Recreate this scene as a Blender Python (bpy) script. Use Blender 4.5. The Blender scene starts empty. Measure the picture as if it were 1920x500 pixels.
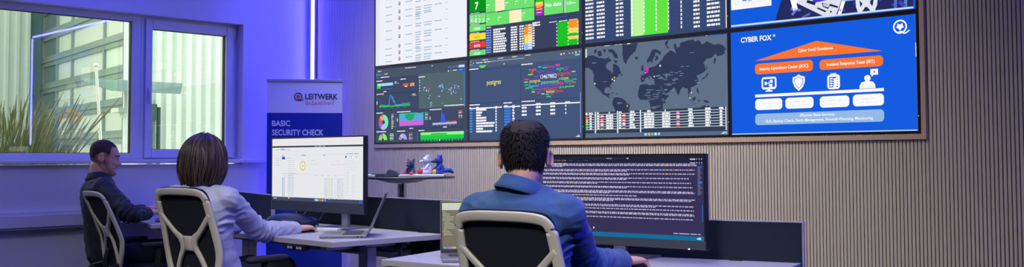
import bpy, bmesh, math, random
from mathutils import Vector, Matrix, Euler, noise
random.seed(7)
PI = math.pi
SC = bpy.context.scene
COL = SC.collection

# ------------------------------------------------------------------ camera model (image 1920x500)
FPX, CY0 = 1869.6, 211.96
YAW, PIT, ROL = math.radians(43.8024), math.radians(2.5964), math.radians(-0.21035)
CAM = Vector((6.394, -5.0555, 1.17))
ZS = 1.9084                       # height of the seam between the two rows of wall displays
_c, _s = math.cos(YAW), math.sin(YAW)
FW = Vector((-_s*math.cos(PIT), _c*math.cos(PIT), math.sin(PIT)))
_r0 = Vector((_c, _s, 0)); _u0 = _r0.cross(FW)
RT = math.cos(ROL)*_r0 + math.sin(ROL)*_u0
UP = -math.sin(ROL)*_r0 + math.cos(ROL)*_u0

def ray(x, y): return FW + RT*((x-960)/FPX) + UP*((CY0-y)/FPX)
def at_plane(x, y, axis, v):
    d = ray(x, y); return CAM + d*((v-CAM[axis])/d[axis])
def at_z(x, y, z): return at_plane(x, y, 2, z)
def at_depth(x, y, d): return CAM + ray(x, y)*d
def proj(p):
    d = Vector(p)-CAM; z = d.dot(FW); return 960+FPX*d.dot(RT)/z, CY0-FPX*d.dot(UP)/z, z

cd = bpy.data.cameras.new('camera'); co = bpy.data.objects.new('camera', cd); COL.objects.link(co)
M3 = Matrix((RT, UP, -FW)).transposed()
co.matrix_world = Matrix.Translation(CAM) @ M3.to_4x4()
cd.sensor_width = 36.0; cd.sensor_fit = 'HORIZONTAL'; cd.lens = FPX*36/1920
cd.shift_y = -(250-CY0)/1920.0
cd.clip_start = 0.05; cd.clip_end = 400
SC.camera = co
SC.view_settings.view_transform = 'Standard'; SC.view_settings.look = 'None'
SC.view_settings.gamma = 1; SC.view_settings.use_curve_mapping = False; SC.view_settings.exposure = 0

# ------------------------------------------------------------------ materials
def lin(c):
    c = c/255.0
    return c/12.92 if c <= .04045 else ((c+.055)/1.055)**2.4
def rgb(r, g, b): return (lin(r), lin(g), lin(b), 1)
_mats = {}
def mat(name, col=(128,128,128), rough=.5, metal=0, spec=.5, noise_amt=0, noise_scale=40, bump=0, bump_scale=200,
        sheen=0, coat=0, stretch=(1,1,1)):
    if name in _mats: return _mats[name]
    m = bpy.data.materials.new(name); m.use_nodes = True; nt = m.node_tree; b = nt.nodes['Principled BSDF']
    b.inputs['Base Color'].default_value = rgb(*col); b.inputs['Roughness'].default_value = rough
    b.inputs['Metallic'].default_value = metal; b.inputs['Specular IOR Level'].default_value = spec
    if sheen: b.inputs['Sheen Weight'].default_value = sheen
    if coat: b.inputs['Coat Weight'].default_value = coat
    tc = nt.nodes.new('ShaderNodeTexCoord'); mp = nt.nodes.new('ShaderNodeMapping'); mp.inputs['Scale'].default_value = stretch
    nt.links.new(tc.outputs['Object'], mp.inputs['Vector'])
    n = nt.nodes.new('ShaderNodeTexNoise'); n.inputs['Scale'].default_value = noise_scale; n.inputs['Detail'].default_value = 5
    nt.links.new(mp.outputs[0], n.inputs['Vector'])
    if noise_amt:
        cr = nt.nodes.new('ShaderNodeMapRange'); cr.inputs['To Min'].default_value = 1-noise_amt; cr.inputs['To Max'].default_value = 1+noise_amt
        nt.links.new(n.outputs['Fac'], cr.inputs['Value'])
        mx = nt.nodes.new('ShaderNodeVectorMath'); mx.operation = 'SCALE'
        mx.inputs[0].default_value = rgb(*col)[:3]; nt.links.new(cr.outputs[0], mx.inputs['Scale'])
        nt.links.new(mx.outputs[0], b.inputs['Base Color'])
    if bump:
        n2 = nt.nodes.new('ShaderNodeTexNoise'); n2.inputs['Scale'].default_value = bump_scale; n2.inputs['Detail'].default_value = 3
        nt.links.new(mp.outputs[0], n2.inputs['Vector'])
        bp = nt.nodes.new('ShaderNodeBump'); bp.inputs['Strength'].default_value = bump; bp.inputs['Distance'].default_value = .002
        nt.links.new(n2.outputs['Fac'], bp.inputs['Height']); nt.links.new(bp.outputs[0], b.inputs['Normal'])
    _mats[name] = m; return m
def emis(r, g, b, s=1.0, sample=False):
    k = 'glow_%d_%d_%d_%s' % (r, g, b, s)
    if k in _mats: return _mats[k]
    m = bpy.data.materials.new(k); m.use_nodes = True; nt = m.node_tree; nt.nodes.clear()
    e = nt.nodes.new('ShaderNodeEmission'); o = nt.nodes.new('ShaderNodeOutputMaterial')
    e.inputs['Color'].default_value = rgb(r, g, b); e.inputs['Strength'].default_value = s
    nt.links.new(e.outputs[0], o.inputs[0])
    if not sample: m.cycles.emission_sampling = 'NONE'
    _mats[k] = m; return m

# ------------------------------------------------------------------ mesh builder
class MB:
    def __init__(s): s.v = []; s.f = []; s.m = []; s.mats = []; s.cur = 0
    def mat(s, m):
        if m not in s.mats: s.mats.append(m)
        s.cur = s.mats.index(m); return s
    def add(s, vs, fs):
        o = len(s.v); s.v += [tuple(v) for v in vs]
        for f in fs: s.f.append([i+o for i in f]); s.m.append(s.cur)
        return s
    def box(s, lo, hi, M=None):
        x0,y0,z0 = lo; x1,y1,z1 = hi
        vs = [(x0,y0,z0),(x1,y0,z0),(x1,y1,z0),(x0,y1,z0),(x0,y0,z1),(x1,y0,z1),(x1,y1,z1),(x0,y1,z1)]
        if M is not None: vs = [M @ Vector(v) for v in vs]
        return s.add(vs, [(0,3,2,1),(4,5,6,7),(0,1,5,4),(1,2,6,5),(2,3,7,6),(3,0,4,7)])
    def prism(s, poly, d, M=None):
        """closed polygon (3-D points) pushed along vector d"""
        d = Vector(d); a = [Vector(p) for p in poly]; n = len(a); vs = a+[p+d for p in a]
        if M is not None: vs = [M @ v for v in vs]
        return s.add(vs, [list(range(n))[::-1], list(range(n, 2*n))]+[(i, (i+1) % n, (i+1) % n+n, i+n) for i in range(n)])
    def rings(s, rings, cap=True, closed=False):
        n = len(rings[0]); vs = [v for r in rings for v in r]; fs = []
        k = len(rings)
        for i in range(k if closed else k-1):
            for j in range(n):
                a = i*n+j; b = i*n+(j+1) % n; c = ((i+1) % k)*n+(j+1) % n; d = ((i+1) % k)*n+j
                fs.append((a, b, c, d))
        if cap and not closed: fs.append(list(range(n))[::-1]); fs.append([(k-1)*n+j for j in range(n)])
        return s.add(vs, fs)
    def tube(s, pts, r, n=12, closed=False, cap=True, flat=1.0, upv=None):
        pts = [Vector(p) for p in pts]; k = len(pts)
        rs = r if isinstance(r, (list, tuple)) else [r]*k
        rings = []; prev = None
        for i, p in enumerate(pts):
            a = pts[(i-1) % k] if (closed or i > 0) else p
            b = pts[(i+1) % k] if (closed or i < k-1) else p
            t = (b-a); t = t.normalized() if t.length > 1e-9 else Vector((0,0,1))
            if upv is not None: u = Vector(upv)
            elif prev is None: u = Vector((0,0,1)) if abs(t.z) < .9 else Vector((1,0,0))
            else: u = prev
            x = t.cross(u)
            if x.length < 1e-6: x = t.orthogonal()
            x.normalize(); y = x.cross(t).normalized(); prev = y
            rings.append([p + x*(rs[i]*math.cos(2*PI*j/n)) + y*(rs[i]*flat*math.sin(2*PI*j/n)) for j in range(n)])
        return s.rings(rings, cap, closed)
    def capsule(s, pts, rs, n=16):
        """tube with rounded ends"""
        pts = [Vector(p) for p in pts]
        rs = list(rs) if isinstance(rs, (list, tuple)) else [rs]*len(pts)
        d0 = (pts[0]-pts[1]).normalized(); d1 = (pts[-1]-pts[-2]).normalized()
        A = []; AR = []
        for a in (80, 60, 40, 20):
            t = math.radians(a); A.append(pts[0]+d0*rs[0]*math.sin(t)); AR.append(rs[0]*math.cos(t))
        B = []; BR = []
        for a in (20, 40, 60, 80):
            t = math.radians(a); B.append(pts[-1]+d1*rs[-1]*math.sin(t)); BR.append(rs[-1]*math.cos(t))
        return s.tube(A+pts+B, AR+rs+BR, n)
    def ball(s, c, r, M=None, n=20):
        """ellipsoid, r = (rx, ry, rz)"""
        c = Vector(c); r = (r, r, r) if not isinstance(r, (tuple, list)) else r; rings = []
        for i in range(1, n//2):
            t = PI*i/(n//2)
            ring = []
            for j in range(n):
                p = Vector((r[0]*math.sin(t)*math.cos(2*PI*j/n), r[1]*math.sin(t)*math.sin(2*PI*j/n), -r[2]*math.cos(t)))
                if M is not None: p = M @ p
                ring.append(p+c)
            rings.append(ring)
        return s.rings(rings)
    def lathe(s, prof, c=(0,0,0), n=32, M=None):
        c = Vector(c); rings = []
        for r, z in prof:
            ring = [Vector((r*math.cos(2*PI*j/n), r*math.sin(2*PI*j/n), z)) for j in range(n)]
            if M is not None: ring = [M @ p for p in ring]
            rings.append([p+c for p in ring])
        return s.rings(rings)
    def mesh(s, name):
        me = bpy.data.meshes.new(name); me.from_pydata([tuple(v) for v in s.v], [], s.f); me.validate(verbose=False)
        for m in s.mats: me.materials.append(m)
        if len(me.polygons) == len(s.m): me.polygons.foreach_set('material_index', s.m)
        me.update(); return me
    def build(s, name, m=None, parent=None, smooth=False, bevel=0, seg=2, fix=True, loc=None):
        if m is not None: s.mats = [m]; s.m = [0]*len(s.m)
        me = s.mesh(name)
        if fix:
            bm = bmesh.new(); bm.from_mesh(me); bmesh.ops.recalc_face_normals(bm, faces=bm.faces); bm.to_mesh(me); bm.free()
        o = bpy.data.objects.new(name, me); COL.objects.link(o)
        if parent is not None: o.parent = parent
        if loc is not None: o.location = loc
        if bevel:
            md = o.modifiers.new('bevel', 'BEVEL'); md.width = bevel; md.segments = seg; md.limit_method = 'ANGLE'; md.angle_limit = .6
        if smooth:
            for p in me.polygons: p.use_smooth = True
            if smooth == 'auto':
                bm = bmesh.new(); bm.from_mesh(me)
                for e in bm.edges:
                    if len(e.link_faces) == 2 and e.calc_face_angle(0) > .7: e.smooth = False
                bm.to_mesh(me); bm.free()
        return o

def tag(o, label, cat, group=None, kind=None):
    if label: o['label'] = label
    if cat: o['category'] = cat
    if group: o['group'] = group
    if kind: o['kind'] = kind
    return o
def thing(name, label, cat, loc=(0,0,0), rz=0, group=None):
    o = bpy.data.objects.new(name, None); COL.objects.link(o); o.empty_display_size = .1
    o.location = loc; o.rotation_euler = (0, 0, rz); return tag(o, label, cat, group)
def struct(o): o['kind'] = 'structure'; return o
def kids(o): return [c for c in bpy.data.objects if c.parent == o]
def copy_tree(o, parent=None):
    c = o.copy(); COL.objects.link(c)
    if parent is not None: c.parent = parent
    for k in kids(o): copy_tree(k, c)
    return c

# ------------------------------------------------------------------ lettering
_txt = {}
def text_geo(s, bold=0.0, space=1.0):
    k = (s, bold, space)
    if k in _txt: return _txt[k]
    cu = bpy.data.curves.new('t', 'FONT'); cu.body = s; cu.resolution_u = 3; cu.offset = bold; cu.fill_mode = 'FRONT'; cu.space_character = space
    ob = bpy.data.objects.new('t', cu); COL.objects.link(ob)
    bpy.context.view_layer.update()
    dg = bpy.context.evaluated_depsgraph_get(); me = bpy.data.meshes.new_from_object(ob.evaluated_get(dg))
    vs = [tuple(v.co) for v in me.vertices]; fs = [list(p.vertices) for p in me.polygons]
    bpy.data.objects.remove(ob); bpy.data.curves.remove(cu); bpy.data.meshes.remove(me)
    if vs:
        x0 = min(v[0] for v in vs); x1 = max(v[0] for v in vs); y0 = min(v[1] for v in vs); y1 = max(v[1] for v in vs)
        vs = [((v[0]-x0)/(x1-x0), (v[1]-y0)/(y1-y0)) for v in vs]
    _txt[k] = (vs, fs); return _txt[k]

class Canvas:
    """draws thin flat shapes on a plane standing in the room.  O = a point of the plane, U = rightwards, V = upwards,
    N = towards the viewer.  Coordinates are metres along U and V; px() turns a picture point into them."""
    def __init__(s, O, U, V, N):
        s.O, s.U, s.V, s.N = Vector(O), Vector(U).normalized(), Vector(V).normalized(), Vector(N).normalized()
        s.mb = MB(); s.lay = 0; s.step = .0004; s.b = None
    def px(s, x, y):
        d = ray(x, y); t = (s.O-CAM).dot(s.N)/d.dot(s.N); p = CAM+d*t-s.O
        return p.dot(s.U), p.dot(s.V)
    def P(s, u, v): return s.O+s.U*u+s.V*v+s.N*(s.step*s.lay)
    def clip(s, pts):            # keep the shape inside the lit area b = (u0, v0, u1, v1)
        if s.b is None: return pts
        pts = [(p[0], p[1]) for p in pts]
        for ax, lim, sg in ((0, s.b[0], 1), (1, s.b[1], 1), (0, s.b[2], -1), (1, s.b[3], -1)):
            out = []
            for i, p in enumerate(pts):
                q = pts[i-1]; pi = (p[ax]-lim)*sg >= 0; qi = (q[ax]-lim)*sg >= 0
                if pi != qi:
                    t = (lim-q[ax])/(p[ax]-q[ax]); out.append((q[0]+(p[0]-q[0])*t, q[1]+(p[1]-q[1])*t))
                if pi: out.append(p)
            pts = out
            if len(pts) < 3: return []
        return pts
    def poly(s, pts, m):
        pts = s.clip(pts)
        if len(pts) < 3: return
        s.mb.mat(m); s.mb.add([s.P(*p) for p in pts], [list(range(len(pts)))])
    def rect(s, u0, v0, u1, v1, m): s.poly([(u0,v0),(u1,v0),(u1,v1),(u0,v1)], m)
    def R(s, x0, y0, y1, x1, m):       # picture px: left x, top y and bottom y (at the left end), right x
        a = s.px(x0, y0); b = s.px(x0, y1); c = s.px(x1, (y0+y1)/2)
        s.rect(a[0], b[1], c[0], a[1], m)
    def RR(s, x0, y0, y1, x1, m, r=.012):  # rounded
        a = s.px(x0, y0); b = s.px(x0, y1); c = s.px(x1, (y0+y1)/2)
        u0, v0, u1, v1 = a[0], b[1], c[0], a[1]; pts = []
        for cx, cy, a0 in ((u1-r, v1-r, 0), (u0+r, v1-r, 90), (u0+r, v0+r, 180), (u1-r, v0+r, 270)):
            for k in range(5):
                t = math.radians(a0+22.5*k); pts.append((cx+r*math.cos(t), cy+r*math.sin(t)))
        s.poly(pts, m)
    def poly_px(s, pts, m): s.poly([s.px(*p) for p in pts], m)
    def disc(s, u, v, r, m, r0=0, a0=0, a1=360, n=28, asp=1):
        s.mb.mat(m); k = max(3, int(n*(a1-a0)/360)); A = []; B = []
        for i in range(k+1):
            t = math.radians(a0+(a1-a0)*i/k)
            A.append(s.P(u+r*math.cos(t), v+r*asp*math.sin(t))); B.append(s.P(u+r0*math.cos(t), v+r0*asp*math.sin(t)))
        s.mb.add(A+B, [(i, i+1, k+1+i+1, k+1+i) for i in range(k)])
    def D(s, x, y, rpx, m, **k):
        a = s.px(x, y); b = s.px(x, y+rpx); r = abs(a[1]-b[1])
        if 'r0' in k: k['r0'] = r*k['r0']
        s.disc(a[0], a[1], r, m, **k)
    def T(s, txt, x0, y0, x1, y1, m, bold=0.0, space=1.0):
        a = s.px(x0, y0); b = s.px(x0, y1); c = s.px(x1, (y0+y1)/2); s.text(txt, a[0], b[1], c[0], a[1], m, bold, space)
    def text(s, txt, u0, v0, u1, v1, m, bold=0.0, space=1.0):
        vs, fs = text_geo(txt, bold, space); s.mb.mat(m)
        s.mb.add([s.P(u0+x*(u1-u0), v0+y*(v1-v0)) for x, y in vs], fs)
    def line(s, pts, w, m):           # polyline of constant width, metres
        for a, b in zip(pts, pts[1:]):
            a = Vector(a); b = Vector(b); d = (b-a)
            if d.length < 1e-7: continue
            d.normalize(); n = Vector((-d.y, d.x))*w/2
            s.poly([a-n-d*w*.3, b-n+d*w*.3, b+n+d*w*.3, a+n-d*w*.3], m)
    def L(s, pts, w, m): s.line([s.px(*p) for p in pts], w, m)
    def words(s, u0, u1, v, h, m, wmin=.012, wmax=.05, gap=.008, alt=None):   # a line of unreadable writing as small strokes
        u = u0
        while u < u1:
            w = random.uniform(wmin, wmax); e = min(u+w, u1)
            mm = m if (alt is None or random.random() > .04) else alt
            s.rect(u, v-h/2, e, v+h/2, mm); u = e+gap
    def Wd(s, x0, x1, y, hpx, m, **k):
        a = s.px(x0, y-hpx/2); b = s.px(x0, y+hpx/2); c = s.px(x1, y)
        s.words(a[0], c[0], (a[1]+b[1])/2, a[1]-b[1], m, **k)
# ------------------------------------------------------------------ setting
XC = -0.9025          # window wall
XG = XC-.105          # face of the window frames
CEIL = 3.35; XR = 9.6; YB = -12.5
M_wall = mat('wall_paint', (214,214,218), .6, noise_amt=.02, noise_scale=8, bump=.15, bump_scale=300, spec=.3)
M_ceil = mat('ceiling_paint', (200,200,202), .8, noise_amt=.02)
M_floor = mat('floor_carpet', (58,60,68), .9, noise_amt=.15, noise_scale=120, bump=.4)
M_frame = mat('window_plastic', (215,216,222), .35, noise_amt=.01)
M_slat = mat('slat_wood', (194,184,172), .6, noise_amt=.09, noise_scale=7, stretch=(6,6,.5), bump=.2, bump_scale=60, spec=.3)
M_slatback = mat('slat_backing', (34,28,28), .85, noise_amt=.05)
M_trim = mat('trim_wood', (188,160,140), .5, noise_amt=.06, noise_scale=20)

b = MB(); b.box((XC-.3, YB-.2, -.1), (XR+.2, .4, 0)); struct(b.build('floor', M_floor))
b = MB(); b.box((XC-.3, YB-.2, CEIL), (XR+.2, .4, CEIL+.1)); struct(b.build('ceiling', M_ceil))
b = MB(); b.box((XR, YB-.2, 0), (XR+.15, .3, CEIL)); struct(b.build('wall_right', M_wall))
b = MB(); b.box((XC, YB-.15, 0), (XR, YB, CEIL)); struct(b.build('wall_near', M_wall))

# window wall with the opening
WZ0, WZ1 = 1.135, 2.286; WY0, WY1 = -3.75, -.66
b = MB()
b.box((XC-.28, WY1, 0), (XC, .06, CEIL)); b.box((XC-.28, YB, 0), (XC, WY0, CEIL))
b.box((XC-.28, WY0, 0), (XC, WY1, WZ0)); b.box((XC-.28, WY0, WZ1), (XC, WY1, CEIL))
struct(b.build('wall_left', M_wall))
# slatted wall: one grooved panel surface
b = MB(); b.box((XC-.28, .03, 0), (XR, .2, CEIL)); pitch = .0192; x = -.80
b.mat(M_slatback); b.m = [0]*len(b.m); b.mats = [M_slatback, M_slat]; b.cur = 1
while x < 5.08:
    b.box((x, .006, .0), (x+pitch*.72, .031, 2.76)); x += pitch
struct(b.build('wall_back', None))
# plain corner post the light strip is set in
b = MB(); b.box((XC, -.012, 0), (-.86, .05, CEIL)); struct(b.build('trim_1', M_wall))
# wooden edge round the wall displays
xr, zb = 4.402, ZS-.619
b = MB(); b.box((-.0, -.004, zb-.03), (xr+.028, .02, zb-.003)); b.box((xr+.003, -.004, zb-.003), (xr+.028, .02, ZS+.70)); struct(b.build('trim_2', M_trim))
# window sill and the ledge that runs on to the corner
b = MB(); b.box((XG-.02, WY0, 1.143), (XC+.045, WY1, 1.173)); b.box((XC, WY1, 1.143), (XC+.045, -.0, 1.173)); b.box((XC, YB+4, 1.143), (XC+.045, WY0, 1.173))
struct(b.build('trim_3', M_frame, bevel=.006))
# cable trunking
b = MB(); b.box((XC, -9, .688), (XC+.05, -.05, .81)); b.box((XC+.05, -9, .704), (XC+.062, -.05, .786))
for yy in (-2.0, -2.04, -3.2, -1.1): b.box((XC+.062, yy-.002, .704), (XC+.0635, yy+.002, .786))
struct(b.build('trim_4', M_frame, bevel=.004))

# ---- windows
def glass_material():
    m = bpy.data.materials.new('window_glass'); m.use_nodes = True; nt = m.node_tree; nt.nodes.clear()
    o = nt.nodes.new('ShaderNodeOutputMaterial'); mx = nt.nodes.new('ShaderNodeMixShader'); tr = nt.nodes.new('ShaderNodeBsdfTransparent')
    gl = nt.nodes.new('ShaderNodeBsdfGlossy'); gl.inputs['Roughness'].default_value = 0.0
    tr.inputs['Color'].default_value = (.93,.97,.93,1); lw = nt.nodes.new('ShaderNodeLayerWeight'); lw.inputs['Blend'].default_value = .18
    mr = nt.nodes.new('ShaderNodeMapRange'); mr.inputs['To Min'].default_value = .07; mr.inputs['To Max'].default_value = .9
    nt.links.new(lw.outputs['Fresnel'], mr.inputs['Value']); nt.links.new(mr.outputs[0], mx.inputs[0])
    nt.links.new(tr.outputs[0], mx.inputs[1]); nt.links.new(gl.outputs[0], mx.inputs[2]); nt.links.new(mx.outputs[0], o.inputs[0])
    return m
M_glass = glass_material()
M_gasket = mat('window_gasket', (30,34,34), .6)
def frame_rect(b, y0, y1, z0, z1, w, x0, x1, wl=None, wr=None, wb=None, wt=None):
    wl = w if wl is None else wl; wr = w if wr is None else wr; wb = w if wb is None else wb; wt = w if wt is None else wt
    b.box((x0, y0, z0), (x1, y0+wl, z1)); b.box((x0, y1-wr, z0), (x1, y1, z1))
    b.box((x0, y0+wl, z0), (x1, y1-wr, z0+wb)); b.box((x0, y0+wl, z1-wt), (x1, y1-wr, z1))
def window(name, y0, y1, gy0, gy1, gz0, gz1, sash=False):
    r = thing(name, None, None); r['kind'] = 'structure'
    z0, z1 = 1.173, WZ1
    b = MB()
    if sash:
        frame_rect(b, y0, y1, z0, z1, .035, XG-.07, XG, wl=.03)
        b.build('window_frame', M_frame, r, bevel=.004)
        b = MB(); frame_rect(b, y0+.03, y1-.03, z0+.012, z1-.02, 0, XG-.06, XG+.018,
                   wl=gy0-(y0+.03), wr=(y1-.03)-gy1, wb=gz0-(z0+.012), wt=(z1-.02)-gz1)
        s = b.build('window_sash', M_frame, r, bevel=.006)
        h = MB(); h.box((XG+.018, y0+.05, 1.66), (XG+.028, y0+.075, 1.73)); h.box((XG+.028, y0+.055, 1.60), (XG+.045, y0+.07, 1.70)); h.build('window_handle', M_frame, r, bevel=.003)
        for zz in (2.17, 1.22):
            h = MB(); h.box((XG+.002, y1-.035, zz), (XG+.022, y1-.022, zz+.07)); h.build('hinge', M_frame, r, bevel=.003)
    else:
        frame_rect(b, y0, y1, z0, z1, 0, XG-.07, XG, wl=.05, wr=y1-gy1, wb=gz0-z0, wt=z1-gz1)
        b.build('window_frame', M_frame, r, bevel=.004)
    g = MB(); frame_rect(g, gy0-.002, gy1+.002, gz0-.002, gz1+.002, .006, XG-.045, XG-.012); g.build('gasket', M_gasket, r)
    g = MB(); g.box((XG-.035, gy0, gz0), (XG-.031, gy1, gz1)); g.build('pane', M_glass, r)
    return r
g1 = at_plane(248, 40, 0, XG); g1b = at_plane(245.5, 287, 0, XG)
g2 = at_plane(284, 54, 0, XG); g2b = at_plane(283, 280, 0, XG); g2r = at_plane(421.5, 280, 0, XG)
ymid = at_plane(263, 200, 0, XG).y
window('window_1', WY0, ymid, WY0+.06, (g1.y+g1b.y)/2, g1b.z, g1.z)
window('window_2', ymid, WY1, (g2.y+g2b.y)/2, g2r.y, g2b.z, g2.z, True)

# ---- the yard outside: hall with corrugated cladding and a sectional door
M_sheet = mat('corrugated_sheet', (226,232,224), .5, noise_amt=.04, noise_scale=2)
M_sheet2 = mat('grey_cladding', (118,146,148), .5, noise_amt=.05, noise_scale=3)
M_alu = mat('door_profile', (146,162,158), .4, metal=.3, noise_amt=.05)
M_pane = mat('door_glazing_sky_reflection', (218,228,218), .12, noise_amt=.10, noise_scale=.9, spec=.6)  # pale base colour stands in for sky reflected in the glass
M_pane_dark_refl = mat('door_glazing_dark_reflection', (112,132,132), .15, noise_amt=.08, noise_scale=1.2)  # dark reflection of a building put into the pane colour
b = MB(); b.box((-60, -40, -.3), (XC-.285, 40, -.02)); struct(b.build('ground', mat('yard_paving', (150,150,142), .9, noise_amt=.1, noise_scale=3)))
N0 = at_plane(232, 240, 0, -6.6); N0.z = 0                # corner between door and long wall
dd = Vector((-math.cos(math.radians(8)), math.sin(math.radians(8)), 0))
def along(px):                                            # distance along the door front for a picture column
    r_ = ray(px, 240); A = CAM; den = r_.x*dd.y-r_.y*dd.x
    w = N0-A; t = (w.x*dd.y-w.y*dd.x)/den; p = A+r_*t; return (p-N0).dot(dd)
sL = along(76)
nrm = Vector((dd.y, -dd.x, 0)); nrm = nrm if nrm.y < 0 else -nrm
def DP(s_, z_, o_=0): return N0+dd*s_+nrm*o_+Vector((0,0,z_))
hall = thing('hall_building', 'pale corrugated metal hall across the yard, outside both windows', 'building', N0)
Mi = Matrix.Translation(-N0)
def slab(b, s0, s1, z0, z1, o0, o1):
    b.prism([DP(s0,z0,o0), DP(s1,z0,o0), DP(s1,z1,o0), DP(s0,z1,o0)], nrm*(o1-o0), Mi)
# long wall to the right of the door, ribs vertical
b = MB(); y = 0; per = .15
pts = []
yy = -.0
while yy < 14:
    pts += [(0, yy), (0, yy+.055), (-.04, yy+.075), (-.04, yy+.13)]; yy += per
poly = [Vector((p[0], p[1], -.1)) for p in pts]+[Vector((-.12, 14, -.1)), Vector((-.12, .12, -.1))]
b.prism(poly, (0,0,9)); b.build('corrugated_wall', M_sheet, hall)
# far wall left of the door
sF = sL
b = MB(); pts = []; q0 = DP(sF, 0)-N0
yy = 0
b.box((q0.x-.3, q0.y-3.2, -.1), (q0.x, q0.y+.3, 8))
k = at_plane(48, 200, 0, N0.x+q0.x).y-N0.y
b.m = [0]*len(b.m); b.build('grey_wall_panel', M_sheet2, hall)
b = MB(); yy = k; pts = []
while yy > k-8:
    pts += [(.16, yy), (.16, yy-.05), (.1, yy-.08), (.1, yy-.14)]; yy -= .17
poly = [Vector((q0.x+p[0], p[1], -.1)) for p in pts]+[Vector((q0.x-.2, yy, -.1)), Vector((q0.x-.2, k, -.1))]
b.prism(poly, (0,0,9)); b.build('corrugated_wall', M_sheet, hall)
# sectional door
door = thing('sectional_door', 'large sectional hall door with glazed panels, seen through the left window', 'door', N0)
fr = MB(); pn = MB(); zr = []
for py in (70, 128, 190, 255): zr.append(at_plane(232, py, 0, N0.x).z)
dz = (zr[0]-zr[3])/3; ze = [zr[0]+dz*k for k in range(-5, 5)]
ze = [z for z in ze if z > -.3]; top = max(ze)+.4
cols = [along(c) for c in (230, 192, 132, 104, 77)]
slab(fr, 0, sL, 0, top, -.12, -.06)
for z in ze: slab(fr, 0, sL, z-.085, z+.085, -.06, 0); slab(fr, 0, sL, z-.015, z+.015, 0, .02)
for c in cols: slab(fr, c-.032, c+.032, 0, top, -.06, .004)
fr.build('door_frame', M_alu, door)
for i in range(3):
    for za, zb_ in zip(ze, ze[1:]):
        lo, hi = min(za, zb_)+.085, max(za, zb_)-.085
        p = MB(); slab(p, cols[i]+.032, cols[i+1]-.032, lo, hi, -.06, -.03); p.build('glazing_panel', M_pane, door)
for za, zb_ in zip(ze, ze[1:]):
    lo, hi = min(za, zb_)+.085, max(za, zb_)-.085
    p = MB(); slab(p, cols[3]+.032, cols[4]-.032, lo, hi, -.06, -.03); p.build('glazing_panel', M_pane_dark_refl, door)
# corner pillar, canopy, post, small wall parts
b = MB(); b.box((N0.x+.012, N0.y-.02, -.02), (N0.x+.05, N0.y+.16, 8)); o = b.build('corner_flashing', mat('white_flashing', (222,230,226), .5)); tag(o, 'white corner pillar between the sectional door and the corrugated wall', 'pillar')
cz = at_plane(232, 157, 0, N0.x+.6).z
can = thing('canopy', 'flat grey glass canopy projecting from the hall corner, seen through both windows', 'canopy', N0)
ca = at_plane(153, 157, 0, N0.x+.9)-N0; cb = at_plane(338, 155, 0, N0.x+.9)-N0
b = MB(); z0 = cz
b.prism([(.02, -.3, z0-.02), (.95, ca.y, z0-.02), (.95, cb.y, z0-.02), (.02, cb.y, z0-.02)], (0,0,.04)); b.build('canopy_plate', mat('canopy_glass', (134,158,156), .2, noise_amt=.1), can)
b = MB(); b.prism([(.93, ca.y, z0-.02), (.93, ca.y+.35, z0-.12), (.93, cb.y-.02, z0-.12), (.93, cb.y, z0-.02)], (.02,0,0)); b.build('canopy_fascia', mat('canopy_fascia', (128,152,150), .4, noise_amt=.15, noise_scale=4), can)
p1 = at_depth(180, 122, 9.6); p2 = at_depth(190, 285, 9.6); p3 = p2+(p2-p1)*1.2; p3.z = max(p3.z, -.02)
t_ = (p2.z+.02)/(p1.z-p2.z); p3 = p2-(p1-p2)*t_
pole = thing('lamp_post', 'thin white leaning post in the yard in front of the sectional door', 'post', p3)
b = MB(); b.tube([Vector((0,0,0)), p1-p3], [.017, .013], 10); b.build('post_shaft', mat('white_lacquer', (235,238,225), .4), pole)
b = MB(); b.ball(p1-p3, (.024,.024,.022), n=12); b.build('post_cap', mat('white_lacquer', (235,238,225), .4), pole)
q = at_plane(222, 206, 0, N0.x+.25)-N0; q2 = at_plane(245, 206, 0, N0.x+.25)-N0
b = MB(); b.box((.02, q.y, q.z-.03), (.25, q2.y, q.z+.03)); b.box((.02,q.y+.12,q.z-.09),(.16,q2.y-.05,q.z-.03)); o = b.build('wall_bracket', mat('white_flashing'), None, bevel=.01, loc=N0); tag(o, 'white ledge bracket on the hall corner, below the canopy', 'bracket')
q = at_plane(286, 200, 0, N0.x+.1)-N0; q2 = at_plane(296, 200, 0, N0.x+.1)-N0; qb = at_plane(290, 290, 0, N0.x+.1)-N0
b = MB(); b.box((0, q.y, q.z-.18), (.08, q2.y, q.z+.04)); b.tube([(.06,(q.y+q2.y)/2-.05,-.02-N0.z*0), (.06,(q.y+q2.y)/2-.05,q.z)], .035, 8); b.tube([(.06,(q.y+q2.y)/2+.07,-.02), (.06,(q.y+q2.y)/2+.07,q.z)], .03, 8)
o = b.build('downpipe_box', mat('dark_green_metal', (52,78,74), .5, noise_amt=.2), None, loc=N0); tag(o, 'dark green pipe box on the corrugated wall, at the left edge of the right window', 'pipe')
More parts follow.
